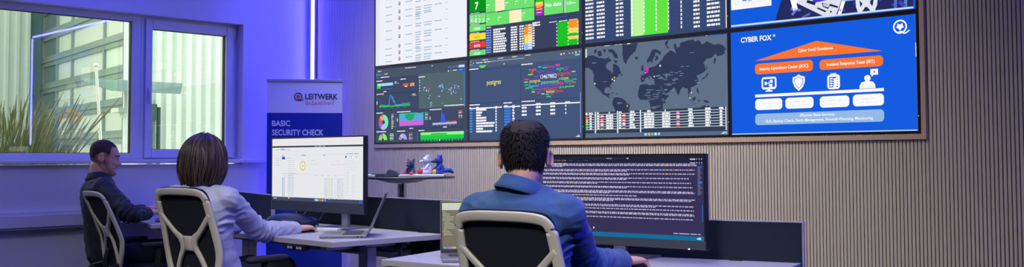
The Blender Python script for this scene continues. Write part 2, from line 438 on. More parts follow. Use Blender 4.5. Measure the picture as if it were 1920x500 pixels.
# ornamental grasses
M_grass = [mat('grass_a', (104,128,74), .7, noise_amt=.25, noise_scale=9), mat('grass_b', (122,128,88), .7, noise_amt=.25, noise_scale=9), mat('grass_c', (58,84,48), .7, noise_amt=.2)]
def grass(px, d, label, n=420, h=1.3, seed=1):
    rnd = random.Random(seed); base = at_depth(px, 420, d); base.z = -.02; b = MB(); b.mats = list(M_grass)
    for i in range(n):
        b.cur = rnd.choice((0,0,1,2,2,2)); a = rnd.uniform(0, 2*PI); r0 = rnd.uniform(0, .14); L_ = h*rnd.uniform(.75, 1.15)
        lean = Vector((math.cos(a), math.sin(a), 0))*rnd.uniform(.04, .26)*L_ + Vector((RT.x, RT.y, 0))*.12*L_
        p0 = Vector((math.cos(a)*r0, math.sin(a)*r0, 0)); w = rnd.uniform(.0028, .0055); side = Vector((-math.sin(a), math.cos(a), 0)) if i % 2 else Vector((RT.x, RT.y, 0))
        q = []; K = 6
        for k in range(K+1):
            t = k/K; q.append(p0+lean*(t**2.0)+Vector((0,0,L_*(t-.12*t*t))))
        vs = []
        for k, p in enumerate(q):
            ww = w*(1-.9*(k/K)**2); vs += [p-side*ww, p+side*ww]
        b.add(vs, [(2*k, 2*k+1, 2*k+3, 2*k+2) for k in range(K)])
        if i % 4 == 0:
            tip = q[-1]; b.cur = 1; b.tube([q[-2], tip, tip+(tip-q[-2])*.6], [.003,.009,.002], 5)
    o = b.build('ornamental_grass', None, None, fix=False, loc=base); tag(o, label, 'ornamental grass', 'feather grasses in the yard'); return o
grass(-12, 8.6, 'green feather grass clump at the left edge of the left window, outside', 420, 1.62, 1)
grass(38, 8.7, 'green feather grass clump outside the left window, nearer the grey wall panel', 420, 1.6, 2)
grass(82, 9.4, 'thin brownish grass clump outside the window in front of the sectional door', 180, 1.15, 3)
def attach(o, P):
    o.parent = P
    o.matrix_parent_inverse = (Matrix.Translation(P.location) @ Matrix.Rotation(P.rotation_euler.z, 4, 'Z')).inverted()
    return o
def finish(cv, name, P):
    o = cv.mb.build(name, None, None, fix=False); attach(o, P); return o
# ------------------------------------------------------------------ wall displays
M_bezel = mat('display_bezel', (20,21,26), .35, noise_amt=.05)
M_led = emis(190,255,120, 1.5)
WD, HD = 1.10, .61875
WHITE = emis(250,250,252); W2 = emis(225,235,240)
def glow(r, g, b, s=1.0): return emis(r, g, b, s)
lab = [['wall display showing a white log page, top row at the left end', 'wall display with green and yellow status tiles, top row', 'wall display with a log table and three bright green columns, top row', 'wall display with a blue page and an office photo, top row at the right end'],
       ['wall display with donut charts and a dotted world map, bottom row at the left end', 'wall display with a coloured password word cloud, bottom row', 'wall display with a grey world map above a country table', 'wall display with the CYBER FOX slide on bright blue, bottom right']]
bgs = [[(238,241,250), (58,68,98), (56,74,116), (18,92,222)], [(64,76,104), (68,86,124), (96,113,136), (22,92,224)]]
disp = {}
for row in (0, 1):
    for i in range(4):
        x0 = WD*i; z0 = ZS if row == 0 else ZS-HD
        P = thing('wall_display', lab[row][i], 'display', (x0+WD/2, 0, z0), 0, 'video wall displays')
        b = MB(); g = .0008; w = .0105; wb = .012; X0, X1, Z0, Z1 = x0+g, x0+WD-g, z0+g, z0+HD-g
        b.box((X0, -.001, Z0), (X0+w, .02, Z1)); b.box((X1-w, -.001, Z0), (X1, .02, Z1)); b.box((X0+w, -.001, Z0), (X1-w, .02, Z0+wb)); b.box((X0+w, -.001, Z1-wb), (X1-w, .02, Z1))
        b.box((X0+.02, .004, Z0+.02), (X1-.02, .0055, Z1-.02))
        attach(b.build('bezel', M_bezel, None), P)
        l = MB(); l.box((X1-.0075, -.0022, Z0+.085), (X1-.0045, -.0005, Z0+.088)); attach(l.build('power_light', M_led), P)
        cv = Canvas((0, .0028, 0), (1,0,0), (0,0,1), (0,-1,0))
        c = bgs[row][i]; cv.rect(X0+w-.001, Z0+wb-.001, X1-w+.001, Z1-wb+.001, emis(*c, 1.0, True)); cv.lay = 1
        cv.b = (X0+w, Z0+wb, X1-w, Z1-wb); disp[row, i] = (P, cv)

# --- top left: white page
P, c = disp[0,0]; g_ = glow(196,216,232); c.lay = 1
c.rect(c.b[0], c.b[1], c.b[0]+.05, c.b[3], glow(226,234,250)); c.lay = 2
rows = [(20,0),(34,1),(46,2),(62,0),(78,1),(96,2),(108,0),(118,1)]
for k, y in enumerate((-92,-78,-64,-50,-36,-22,-8,7,22,34,52,68,86,98,110)):
    s_ = -.04 - (y/1000.)*0
    def yy(x): # same wall height as (748, y)
        a = c.px(748, y); return a[1]
    v = yy(0); U = lambda x: c.px(x, 100)[0]
    if v > c.b[3]-.03: continue
    c.words(U(723), U(735), v-.014, .008, glow(170,190,214), .02, .04, .002)
    c.disc(U(749), v, .012, glow(120,110,130), r0=.006, asp=1.3); c.disc(U(749.6), v-.004, .007, glow(190,80,80), r0=.003)
    c.words(U(760), U(773), v+.006, .008, glow(160,195,230), .02, .04, .002)
    for q_ in range((3,2,4)[k % 3]): c.words(U(779), U(790-(q_*5) % 4), v+.012-q_*.019, .008, glow(165,185,205), .03, .07, .003)
    for q_ in range((1,2,3)[k % 3]): c.words(U(795), U(810-(q_*7) % 6), v+.014-q_*.019, .008, glow(165,190,215), .02, .05, .003)
    if k % 3: c.words(U(815), U(829), v+.012, .008, glow(170,190,215), .02, .05, .003)
    c.words(U(835), U(840), v+.012, .007, glow(180,205,225), .02, .03, .002)
finish(c, 'screen', P)

# --- top second: status tiles
P, c = disp[0,1]
def col(r_, g__, b_): return glow(r_, g__, b_)
GR, GR2, YE, OR, RD = col(30,195,40), col(112,226,112), col(250,225,50), col(250,150,30), col(240,60,60)
U = lambda x, y=60: c.px(x, y)[0]
c.R(880.5, -95, 24, 910.5, col(10,150,30)); c.R(880.5, 28, 46, 910.5, GR2); c.R(880.5, 48.5, 60.5, 910.5, GR2); c.R(880.5, 64.5, 76.5, 910.5, YE)
c.R(880.5, 80.5, 91.5, 910.5, RD); c.R(880.5, 96, 105.5, 910.5, GR2)
tile_edge = c.px(911, 50)[1], c.px(911, 25)[1]
c.R(911, 25, 49.5, 932, GR2); c.R(932, 23.3, 47, 955, GR2); c.R(955, 20, 43.5, 978, col(252,240,200)); c.R(978, 17, 40.5, 1002, GR2)
c.R(911, 0, 24, 928.5, GR2); c.R(928.5, -40, 21.7, 946, col(252,240,200)); c.R(946, -30, 20, 964, GR2); c.R(964, -30, 17.5, 982, GR2); c.R(982, -30, 15.3, 1002, GR2); c.R(911, -60, 0, 1002, GR2)
c.R(1004, -30, 4.5, 1018.5, GR); c.R(1004, 4.5, 12.5, 1018.5, col(250,200,60)); c.R(1004, 13, 16.5, 1018.5, RD); c.R(1004, 17, 20.5, 1018.5, col(240,80,50)); c.R(1004, 21.5, 30, 1018.5, col(170,40,220))
c.R(1020, -60, 29, 1056.5, GR2); c.R(1057.5, -60, 24.5, 1085.5, GR2)
c.R(983, 50, 66, 998, OR); c.R(983, 66, 82.5, 998, col(250,215,110)); c.R(983, 82.5, 94, 998, col(140,190,250))
c.R(1045, 42, 87.5, 1066, GR); c.R(1066, 39, 51.5, 1085, OR); c.R(1066, 52, 62.5, 1085, col(250,215,110)); c.R(1066, 62.5, 68, 1085, GR); c.R(1066, 68, 74, 1085, col(250,215,110)); c.R(1066, 74, 84.8, 1085, GR)
c.lay = 2; WT = WHITE
c.T('7', 890.5, 4.5, 897.5, 18.5, WT, .02)
for s_, x in zip('0133', (883.2, 890.5, 897.6, 904.6)):
    c.T(s_, x, 34.5, x+3.6, 42.2, WT, .02); c.Wd(x, x+4, 31.5-(x-883)*.09, 1.2, W2, wmin=.01, wmax=.03)
for s_, y0 in (('1068', 52), ('8472', 84), ('1728', 98.5)): c.T(s_, 889, y0, 900.5, y0+4.6, WT, .03)
c.T('4437', 889, 68.3, 900.5, 73, col(200,170,40), .02)
for y in (26.2, 47.2, 63.2, 79, 94.8): c.Wd(882, 899, y, 1.2, W2, wmin=.03, wmax=.08, gap=.004); c.D(905, y-2.2, .8, col(120,160,255)); c.D(908.3, y-2.5, .8, col(120,160,255))
c.T('No data', 1023, 6.5, 1053, 14, WT, .02); c.rect(U(1058.5), c.px(1058, 24)[1], U(1060), c.b[3], W2); c.T('3.333', 1062, 3.8, 1072.5, 9, WT, .02); c.Wd(1073.5, 1079.5, 5.5, 1.5, WT)
for x, y in ((912.5, 10), (947.5, 5.5), (965.5, 3), (984, 0), (912.5, 36), (933.5, 32.8), (979.5, 25)):
    c.Wd(x, x+6, y, 1.6, WT, wmin=.02, wmax=.04, gap=.002); c.Wd(x, x+1.6, y+4.5, 2.2, WT)
c.Wd(957, 963, 27, 1, col(240,220,140)); c.Wd(932, 938, 5, 1, col(240,220,140))
for y in (8, 15, 19, 25): c.Wd(1006, 1016, y-1, 1.1, WT, wmin=.02, wmax=.05, gap=.004)
vtop = c.px(926, 56)[1]; vbot = c.px(926, 97)[1]; n = 10
c.Wd(912, 921, 52.3, 1.6, WT, gap=.004); c.Wd(958, 967, 51, 1.5, WT, gap=.003); c.Wd(974, 983, 49.5, 1.5, WT, gap=.003); c.Wd(985, 997, 47.5, 1.3, WT, gap=.003); c.Wd(998, 1006, 46, 1.3, WT, gap=.003)
for k in range(n):
    v = vtop+(vbot-vtop)*k/(n-1)
    c.words(U(911.5), U(921), v, .010, col(130,160,255), .02, .04, .004)
    c.words(U(925), U((926+22, 926+12, 948, 946, 949, 950, 947, 949, 948, 949)[k]), v, .012, WT, .015, .03, .003)
    c.words(U(958), U(970), v, .011, WT, .015, .03, .004); c.words(U(974), U(983), v, .011, WT, .012, .02, .006)
    c.words(U(998.5), U(1013 if k in (0, 1) else 1002.5), v+.012, .010, WT, .012, .03, .003)
    c.words(U(990.5), U(997), v+.002, .009, WT, .02, .03, .003)
    if k < 8:
        for x in (1043.3, 1064.6, 1082.6): c.words(U(x), U(x+1.3), c.px(x, (45.5, 43.3, 41)[(x > 1050)+(x > 1070)])[1]-k*(.0238), .010, WT, .02, .03)
c.Wd(1030, 1044, 42, 1.4, WT, gap=.003); c.Wd(1048, 1064, 40, 1.4, WT, gap=.003); c.Wd(1067, 1083, 37.5, 1.4, WT, gap=.003)
c.R(1030, 34, 35, 1064, col(60,90,220))
finish(c, 'screen', P)

# --- top third: log table
P, c = disp[0,2]
U = lambda x, y=40: c.px(x, y)[0]
xa, xm, xn, xb_ = 1183, 1206.5, 1230, 1253
vb = c.px(1183, 68.5)[1]
c.rect(U(1183), vb, U(1206.5), c.b[3], col(185,245,160)); c.rect(U(1206.5), vb, U(1230), c.b[3], col(92,232,72)); c.rect(U(1230), vb, U(1253), c.b[3], col(98,228,62))
c.rect(U(1361), c.px(1362, 52)[1], U(1362.6), c.b[3], WT)
c.lay = 2; v = c.px(1098, 72.5)[1]; k = 0
while v < c.b[3]-.03:
    for a_, b_ in ((1098, 1113), (1119, 1134), (1155, 1160.5), (1162, 1169), (1300.5, 1312), (1325.5, 1350)): c.words(U(a_), U(b_), v+.0, .0125, WT, .012, .03, .004)
    for a_ in (1185, 1207.5, 1230.5, 1253.5, 1277.5): c.rect(U(a_)-.004, v-.001, U(a_)+.005, v+.017, WT)
    c.lay = 1; c.rect(c.b[0]+.02, v+.015, U(1182), v+.0165, col(66,86,130)); c.rect(U(1254), v+.015, U(1358), v+.0165, col(66,86,130)); c.lay = 2
    v += .0251; k += 1
finish(c, 'screen', P)

# --- top right: blue page with a photo of an office
P, c = disp[0,3]
c.R(1370, -60, 19.5, 1446, WHITE)
c.lay = 2
c.D(1380.5, 4, 4.5, col(215,225,215), r0=.75, asp=1.2); c.Wd(1392, 1410, 1.5, 3, col(120,150,200)); c.Wd(1393, 1436, 6, .8, col(215,215,205)); c.Wd(1393, 1425, 10.5, .8, col(215,215,205))
c.lay = 1
c.poly_px([(1453.5, 39.5), (1466, -4), (1480, -70), (1712, -80), (1712.5, 12.5)], col(38,44,96))
c.lay = 2
c.poly_px([(1480, -1), (1500, -30), (1580, -36), (1577, 3), (1568, 27.5), (1545, 30.5)], col(222,226,240))
c.lay = 3
c.poly_px([(1524, -2), (1548, -6), (1552, 0), (1524, 6)], col(70,60,200)); c.poly_px([(1531, 15.5), (1534, 14), (1550, 20.5), (1547, 23)], col(20,30,40)); c.poly_px([(1541, 5), (1557, 9), (1553, 17), (1543, 13)], col(30,40,60))
c.poly_px([(1543, 6.5), (1556, 9), (1553, 14), (1544, 12)], col(225,235,255)); c.D(1558, 22, 1.8, col(15,20,30)); c.poly_px([(1514, 0), (1530, 4), (1528, 10), (1512, 5)], col(30,38,70)); c.poly_px([(1556, 7), (1572, 12), (1571, 15), (1555, 11)], col(30,38,70))
c.L([(1487, 0), (1491, 16)], .03, WT); c.L([(1493, 0), (1488, 14)], .02, WT); c.L([(1484, 17), (1500, 19)], .014, col(110,110,230)); c.L([(1493, 18), (1486, 27)], .014, col(120,120,235)); c.L([(1505, 33), (1518, 26)], .014, col(90,90,200)); c.L([(1574, 27), (1583, -2)], .02, WT)
c.poly_px([(1580, 3), (1605, 0), (1605, -10), (1580, -10)], col(150,180,240))
ch = col(226,232,240)
c.L([(1607.5, -5), (1609, 12), (1612.5, 22)], .022, ch); c.L([(1642.5, -8), (1641, 8), (1637, 18.5)], .022, ch); c.L([(1611, -6), (1622, 6), (1635, -6)], .022, ch); c.L([(1613, 21), (1620, 10), (1628, 8.5), (1636, 18.5)], .022, ch); c.poly_px([(1618, 5), (1632, 3.5), (1631, 11), (1619, 12)], ch)
c.L([(1679, 14), (1679.5, -8)], .016, col(90,110,190)); c.L([(1698, 12), (1698.5, -8)], .016, col(90,130,190)); c.L([(1687, 4), (1696, 11)], .02, col(60,70,190))
for x, y in ((1602, 6), (1583, 19), (1576, 19), (1674, 9), (1650, 0)): c.D(x, y, 2.3, col(60,60,210))
c.lay = 4
c.poly_px([(1371, 47.5), (1371.3, 50.8), (1713, 15.3), (1712.8, 12)], col(206,224,240))
finish(c, 'screen', P)

# --- bottom left: dashboard
P, c = disp[1,0]
bgd = col(58,66,86); ln = col(48,58,80)
c.R(705, 131, 147, 872, col(76,86,106)); c.R(785, 139.5, 205, 870.5, col(84,104,112))
c.lay = 2
c.R(785-.6, 141, 206, 785, ln); c.R(706, 176.5, 177.3, 785, ln); c.R(706, 208, 208.8, 871, ln); c.R(706, 242.5, 243.2, 871, ln); c.R(744, 207, 240, 744.6, ln); c.R(806.5, 204, 236, 807, ln); c.R(783.5, 241, 264, 784, ln)
c.rect(c.px(870.8,200)[0], c.px(871, 200)[1], c.px(871.6,200)[0], c.px(871,127)[1], col(110,150,250))
c.Wd(709, 715, 134.3, 1.6, WT); c.Wd(760, 780, 127.5, 1.4, W2, gap=.004); c.D(810.5, 123.2, 1.2, WT); c.D(707, 140.5, 1, WT); c.D(711, 140, 1.4, col(60,230,190)); c.Wd(713, 720, 139.7, 1.6, col(90,110,240)); c.Wd(721, 727, 138.8, 1.4, WT)
c.Wd(707, 712, 146.5, 1.8, col(80,120,230)); c.Wd(714, 730, 145.2, 1.4, WT, gap=.003)
c.Wd(840, 848, 126, 1.4, col(80,150,255)); c.Wd(850, 853, 124.8, 1.4, col(80,150,255)); c.Wd(855, 858, 124.2, 1.4, col(80,150,255)); c.R(860, 121.8, 126.3, 871, col(190,226,250)); c.R(859, 129.8, 134, 871, col(20,90,230)); c.D(841, 133, 1.4, WT); c.D(845.5, 132.5, 1.6, col(90,130,240)); c.Wd(849, 857, 131.7, 1.4, WT, gap=.003); c.Wd(861, 868, 130.8, 1.1, col(180,210,255))
c.Wd(706, 717, 152.5, 1.5, WT, gap=.003); c.Wd(751, 761, 148.5, 1.5, WT, gap=.003); c.Wd(785, 797, 144.7, 1.6, WT, gap=.003)
c.R(707.7, 157, 162, 737, col(164,226,244)); c.R(707, 162.2, 166.5, 714, col(60,226,50)); c.Wd(740, 744, 153.7, 1.3, WT); c.Wd(740, 748, 156.5, 1.2, col(160,220,170)); c.Wd(719, 736, 167.3, 1, col(80,110,230))
c.R(756, 156.8, 161.2, 766, col(236,100,60)); c.R(769, 155.4, 159.8, 777, col(240,160,70)); c.Wd(759, 764, 162, 1.4, WT); c.Wd(769, 777, 160.8, 1.4, col(200,210,220))
c.D(719, 172, .8, WT) ; c.Wd(720, 724.5, 171.8, 1.5, WT); c.Wd(706, 720, 177, 1.5, WT, gap=.003); c.Wd(773, 779, 176.5, 1.1, WT); c.Wd(773, 782, 178.8, 1.1, col(120,220,120)); 
c.L([(712, 198), (716, 197), (724, 198), (729.5, 197.4), (731, 182), (732.5, 178.5), (734, 180), (735.5, 186), (736.5, 181), (738, 191), (739.5, 188), (741.5, 196.5), (750, 196), (757, 194), (762, 194), (769, 192.5)], .008, col(70,150,240))
c.L([(712, 200), (740, 198.5), (769, 196)], .009, col(40,220,60)); c.Wd(712, 770, 203, 1, col(90,110,190), gap=.04); c.R(706.5, 190, 196, 707.6, WT)
for y in (150.5, 154.5, 160, 165, 170): c.D(786.8, y, 1.3, col(200,215,220))
rnd = random.Random(3)
for (x, y, n_, sx, sy) in ((800, 166, 16, 6, 6), (806, 178, 8, 3, 6), (809, 193, 9, 3, 5), (829, 160, 16, 6, 5), (840, 166, 20, 9, 8), (851, 170, 16, 6, 7), (824, 180, 4, 3, 3), (830, 193, 3, 2, 3), (855, 163, 8, 6, 4), (866, 184, 3, 3, 3)):
    for k in range(n_):
        cc = rnd.choice([(90,120,240), (110,140,250), (150,180,255), (90,110,230), (220,235,255)])
        c.D(x+rnd.gauss(0, sx*.55), y+rnd.gauss(0, sy*.55), rnd.uniform(.6, 1.25), col(*cc), n=8)
c.lay = 3
c.D(805.3, 167.5, 2.3, col(240,80,40)); c.D(803, 171, 1.5, col(80,230,180)); c.D(825, 161, 1.4, col(220,235,255)); c.D(830.5, 163, 1.6, col(90,230,230)); c.Wd(833, 870, 198, 1.6, WT, gap=.003); c.D(799.5, 169.5, 1.3, WT)
def pie(x, y, r_, hole, segs):
    a = c.px(x, y); b_ = c.px(x, y+r_); R_ = abs(a[1]-b_[1])
    for a0, a1, cc in segs: c.disc(a[0], a[1], R_, col(*cc), r0=R_*hole, a0=a0, a1=a1)
pie(719.3, 229, 14.2, .3, [(-60,95,(120,240,180)), (-125,-60,(190,180,255)), (-160,-125,(150,110,230)), (-180,-160,(180,90,220)), (165,180,(240,70,70)), (140,165,(250,100,50)), (118,140,(250,190,50)), (106,118,(250,120,160)), (95,106,(200,120,230))])
pie(718, 263, 13, .3, [(4,90,(150,240,70)), (90,120,(180,100,230)), (120,176,(130,235,70))])
pie(755.5, 262, 12, .3, [(4,95,(180,160,250)), (95,115,(200,190,255)), (115,140,(120,220,230)), (140,158,(240,90,70)), (158,176,(180,150,250))])
c.Wd(706, 718, 212.2, 1.6, WT, gap=.003); c.Wd(744.5, 770, 210, 1.6, WT, gap=.003); c.Wd(806, 828, 205.7, 1.6, WT, gap=.003); c.Wd(706, 724, 247, 1.6, WT, gap=.003); c.Wd(744.5, 760, 245.8, 1.6, WT, gap=.003); c.Wd(785, 796, 244.6, 1.6, WT, gap=.003)
for k in range(9): c.Wd(734, 738, 214.5+k*3.2, 1.4, WT if k % 3 else col(250,180,90)); c.Wd(741, 742.5, 214.3+k*3.2, 1, col(110,140,240))
for k in range(5): c.Wd(797, 802, 211+k*3.2, 1.4, WT if k % 2 else col(90,230,140)); c.Wd(860, 867, 207.5+k*3.2, 1.4, WT if k % 2 else col(240,120,90)); c.Wd(803.5, 805, 211+k*3, 1, col(110,140,240))
for k in range(5): c.Wd(731, 738+k % 2, 250.6+k*2.8, 1.3, WT if k % 2 else col(110,230,120)); c.Wd(767, 774-k % 3, 249.6+k*3, 1.3, WT if k % 2 else col(230,110,180)); c.Wd(781.8, 783.4, 248.5+k*3.3, 1.2, col(90,140,255))
c.poly_px([(748.8, 214.2), (794.3, 212.5), (794.3, 224), (748.8, 226)], col(86,170,220)); c.poly_px([(748.8, 226), (794.3, 224), (794.3, 234), (748.8, 236.5)], col(196,110,224))
c.lay = 4
c.poly_px([(760, 213.5), (777, 212.6), (777, 219), (774, 224), (768.5, 226.6), (763, 223.8), (760, 219)], col(30,170,110)); c.L([(749, 214), (755, 213), (762, 213.3), (770, 212.4), (778, 211.5), (788, 212.6), (794, 211)], .008, col(40,210,120))
c.Wd(768, 775, 240.5, 1.6, WT); c.Wd(831, 838, 238, 1.6, WT); c.R(744.8, 221.5, 227.5, 746, WT); c.R(806.3, 218.5, 224.5, 807.4, WT)
c.poly_px([(827, 230.5), (827.4, 209.5), (829, 208.6), (830, 215), (831.5, 210.5), (833.5, 217), (835.6, 229.8)], col(70,90,235)); c.L([(812, 232.3), (830, 231), (856, 229.6)], .014, col(190,196,235)); c.L([(838, 229.4), (843, 228.4)], .016, col(236,80,80)); c.L([(847, 228.4), (855.6, 228)], .016, col(236,80,80)); c.Wd(812, 856, 235.2, 1, col(110,130,200), gap=.02)
c.poly_px([(789, 248.4), (870, 245.2), (870, 251), (789, 253)], col(160,245,140)); c.poly_px([(789, 253), (870, 251), (870, 258.5), (789, 261.5)], col(20,210,70))
c.lay = 5
c.R(808, 250.2, 252, 838, col(20,140,60)); rnd = random.Random(5)
for k in range(14): x = 790+k*5.7; c.R(x, 259.5-k*.12, 262.5+rnd.uniform(0, 2.6)-k*.12, x+2.6, col(20,200,80))
c.D(818, 259.8, 1.2, col(250,60,40)); c.D(824.5, 262.3, 1.8, col(190,255,110)); c.D(816, 263, 1.2, col(30,220,90)); c.D(820, 263, 1.4, col(30,220,90))
finish(c, 'screen', P)

# --- bottom second: word cloud
P, c = disp[1,1]
c.R(879.5, 112.5, 128, 1089, col(84,98,122)); c.lay = 2
for (x, y) in ((883, 116), (888, 118.5), (882, 121.5)): c.D(x, y, .9, WT)
for x in (905, 934, 960, 985): c.Wd(x, x+10, 114.5-(x-880)*.112+1, 1.3, W2, gap=.004)
c.Wd(893, 905, 118, 1.6, col(220,235,210), gap=.004); c.Wd(907, 920, 116.6, 1.6, W2, gap=.004); c.L([(920, 115), (983, 108.5)], .004, col(160,190,210)); c.Wd(888, 902, 122, 1.2, col(50,110,240), gap=.003)
c.D(885, 122.2, 1.4, col(50,220,200)); c.disc(*c.px(904.7, 122.2), .036, col(90,230,60), a0=180, a1=360, asp=.55); c.D(945.3, 119.5, 1.2, WT)
c.D(1052.5, 101.5, 2, col(250,230,150)); c.D(1057.7, 100.5, 1.5, col(250,230,240)); c.D(1068, 99.5, 1.2, W2); c.D(1074, 99, 1.2, W2); c.D(1080, 98, 2, col(250,230,120)); c.D(1087, 96.8, 2, col(250,150,120)); c.R(1078, 101.5, 104, 1087.5, col(90,220,250)); c.R(1044, 108.5, 110.6, 1053.5, col(130,60,220))
c.Wd(880, 897, 130.5, 1.9, WT, gap=.003); c.Wd(977.5, 999, 121.2, 1.9, WT, gap=.003)
c.R(976.4, 121, 209, 977.2, ln); c.R(879.5, 132.5, 133.2, 976, ln); c.R(879.5, 194, 194.8, 1088, ln); c.R(943.5, 192, 262, 944.2, ln)
c.T('postgres', 913, 151.5, 939.5, 162, col(240,220,110), .01)
cl = [('134679852',1013.5,140.2,1044,147.8,(245,245,255)),('password',1015,150.5,1047,159.5,(90,235,120)),('12345678',1010,156.7,1036.8,163.3,(110,90,240)),('123456',1037.5,153.5,1056.5,160,(240,60,190)),('postgres',993,149.8,1013,157.3,(245,215,110)),
 ('98765432',1019,164,1044,170,(230,70,70)),('PASSWORD',1046,136,1069.5,141.8,(230,80,60)),('11223344',1048.5,145.2,1066,150,(230,240,70)),('12312312',1022.5,133.2,1041,138.5,(90,80,230)),('fragile',992,129,1005.5,134.5,(240,130,60)),('garden',1043.5,126.5,1057,131.5,(60,230,160)),('laurent',1027,122.2,1039.5,127,(240,40,170)),
 ('buckeye',1006.5,131.5,1021,136,(100,100,220)),('baseball',1058.5,148.3,1075,154,(40,220,90)),('anthony1',1001.5,165.5,1018,170.5,(220,60,230)),('Password',991.5,158.5,1009,163.5,(60,220,220)),('admin',1047,160.5,1058,165.5,(70,220,60)),('goodman',1059.5,159.5,1077,165,(120,235,60)),
 ('pearson',985,163.5,999.5,168.5,(60,230,120)),('elisabet',1042,167.5,1056,172.8,(240,60,90)),('blahblah',1024.5,169.3,1040,174.3,(240,230,60)),('anna',1002,142,1010.5,145.5,(150,80,220)),('swords',1069.5,138,1082,143,(110,90,220)),('zxcx',1007,171.5,1014.5,175,(170,90,240)),('carter',1043,122.5,1049.5,124.8,(250,80,200))]
for s_, x0, y0, x1, y1, cc in cl: c.T(s_, x0, y0, x1, y1, col(*cc), .006)
for x0, x1, y, cc in ((1009,1015,125.5,(60,200,230)),(1019,1025,122.8,(120,70,230)),(1041,1050,121.3,(230,70,190)),(1017,1026,127,(60,220,60)),(1036,1042,127.6,(90,80,230)),(1059,1068,126,(170,60,210)),(990,1000,140,(160,230,60)),(1048,1052,132,(50,210,60)),(1056,1065,130.4,(170,60,210)),(1072,1079,134.2,(200,220,50)),(996,999.5,135.8,(240,80,90)),(1010,1014,136,(110,80,230)),(983,991,148.8,(240,60,130)),(983,990,154,(150,230,60)),(1076,1081,148.2,(60,220,80)),(1051,1056,141.5,(60,140,230)),(984,989.5,159.3,(40,200,200)),(1061,1067,155.8,(150,60,230)),(1074,1080,154.3,(240,100,70)),(1068,1072,156,(180,80,220)),(997,1001,168.7,(60,150,230)),(997,1003,172.5,(200,230,70)),(1015,1021,176,(230,200,80)),(1023,1029,176.8,(60,210,220)),(1032,1037,176.2,(210,60,190)),(1025,1033,181,(60,220,130))):
    c.Wd(x0, x1, y, 2.1, col(*cc), wmin=.04, wmax=.08, gap=.002)
for x0, x1, y in ((880,900,197),(944,960,193),(978,1003,190.3)): c.Wd(x0, x1, y, 1.9, WT, gap=.003)
for (x0, x1, y) in ((881, 941, 203.2), (945, 975, 200), (978.5, 1087, 197)): c.L([(x0, y+.4), (x1, y+.4-(x1-x0)*.052)], .008, WT)
c.Wd(880, 883, 202, 1.4, WT); c.Wd(893, 898, 201.2, 1.4, WT); c.Wd(929, 934, 199.6, 1.4, WT); c.Wd(945, 952, 198.3, 1.6, WT); c.Wd(961, 966, 197.4, 1.4, WT)
v0 = c.px(893, 206)[1]; dv = (c.px(893, 206)[1]-c.px(893, 246.5)[1])/8; U = lambda x: c.px(x, 220)[0]
for k, w_ in enumerate((19, 11, 9, 19, 19, 34, 33, 13, 30)):
    v = v0-dv*k; c.words(U(880.5), U(886), v, .012, col(70,140,255), .02, .04, .003); c.words(U(893), U(893+w_), v, .014, WT, .01, .03, .002); c.words(U(929), U(931.5), v+.004, .013, WT, .02, .03)
    c.words(U(946), U(958-k % 2), v+.003, .012, col(60,140,255), .012, .02, .003); c.words(U(961), U(965-k % 2), v+.005, .013, WT, .02, .03)
for k in range(3):
    for x in (978.5, 1005, 1032, 1060): c.words(U(x), U(x+(9 if x < 1050 else 2)), c.px(978.5, 202)[1]-k*.0245, .013, WT, .02, .03, .003)
for x in (1005, 1032, 1060): c.words(U(x), U(x+9), c.px(978.5, 196.2)[1], .011, WT, .02, .03, .003)
c.Wd(1083, 1088, 253, 1, WT); c.Wd(1080, 1088, 255.5, 1.2, WT); c.rect(c.px(1088.2,220)[0], c.px(1088,249)[1], c.px(1089,220)[0], c.px(1088,173)[1], col(170,190,250))
finish(c, 'screen', P)

# --- bottom third: world map
P, c = disp[1,2]
land = col(50,60,88)
c.poly_px([(1098, 85.5), (1363.5, 61.5), (1363.5, 64), (1098, 89)], col(70,84,104))
c.lay = 2
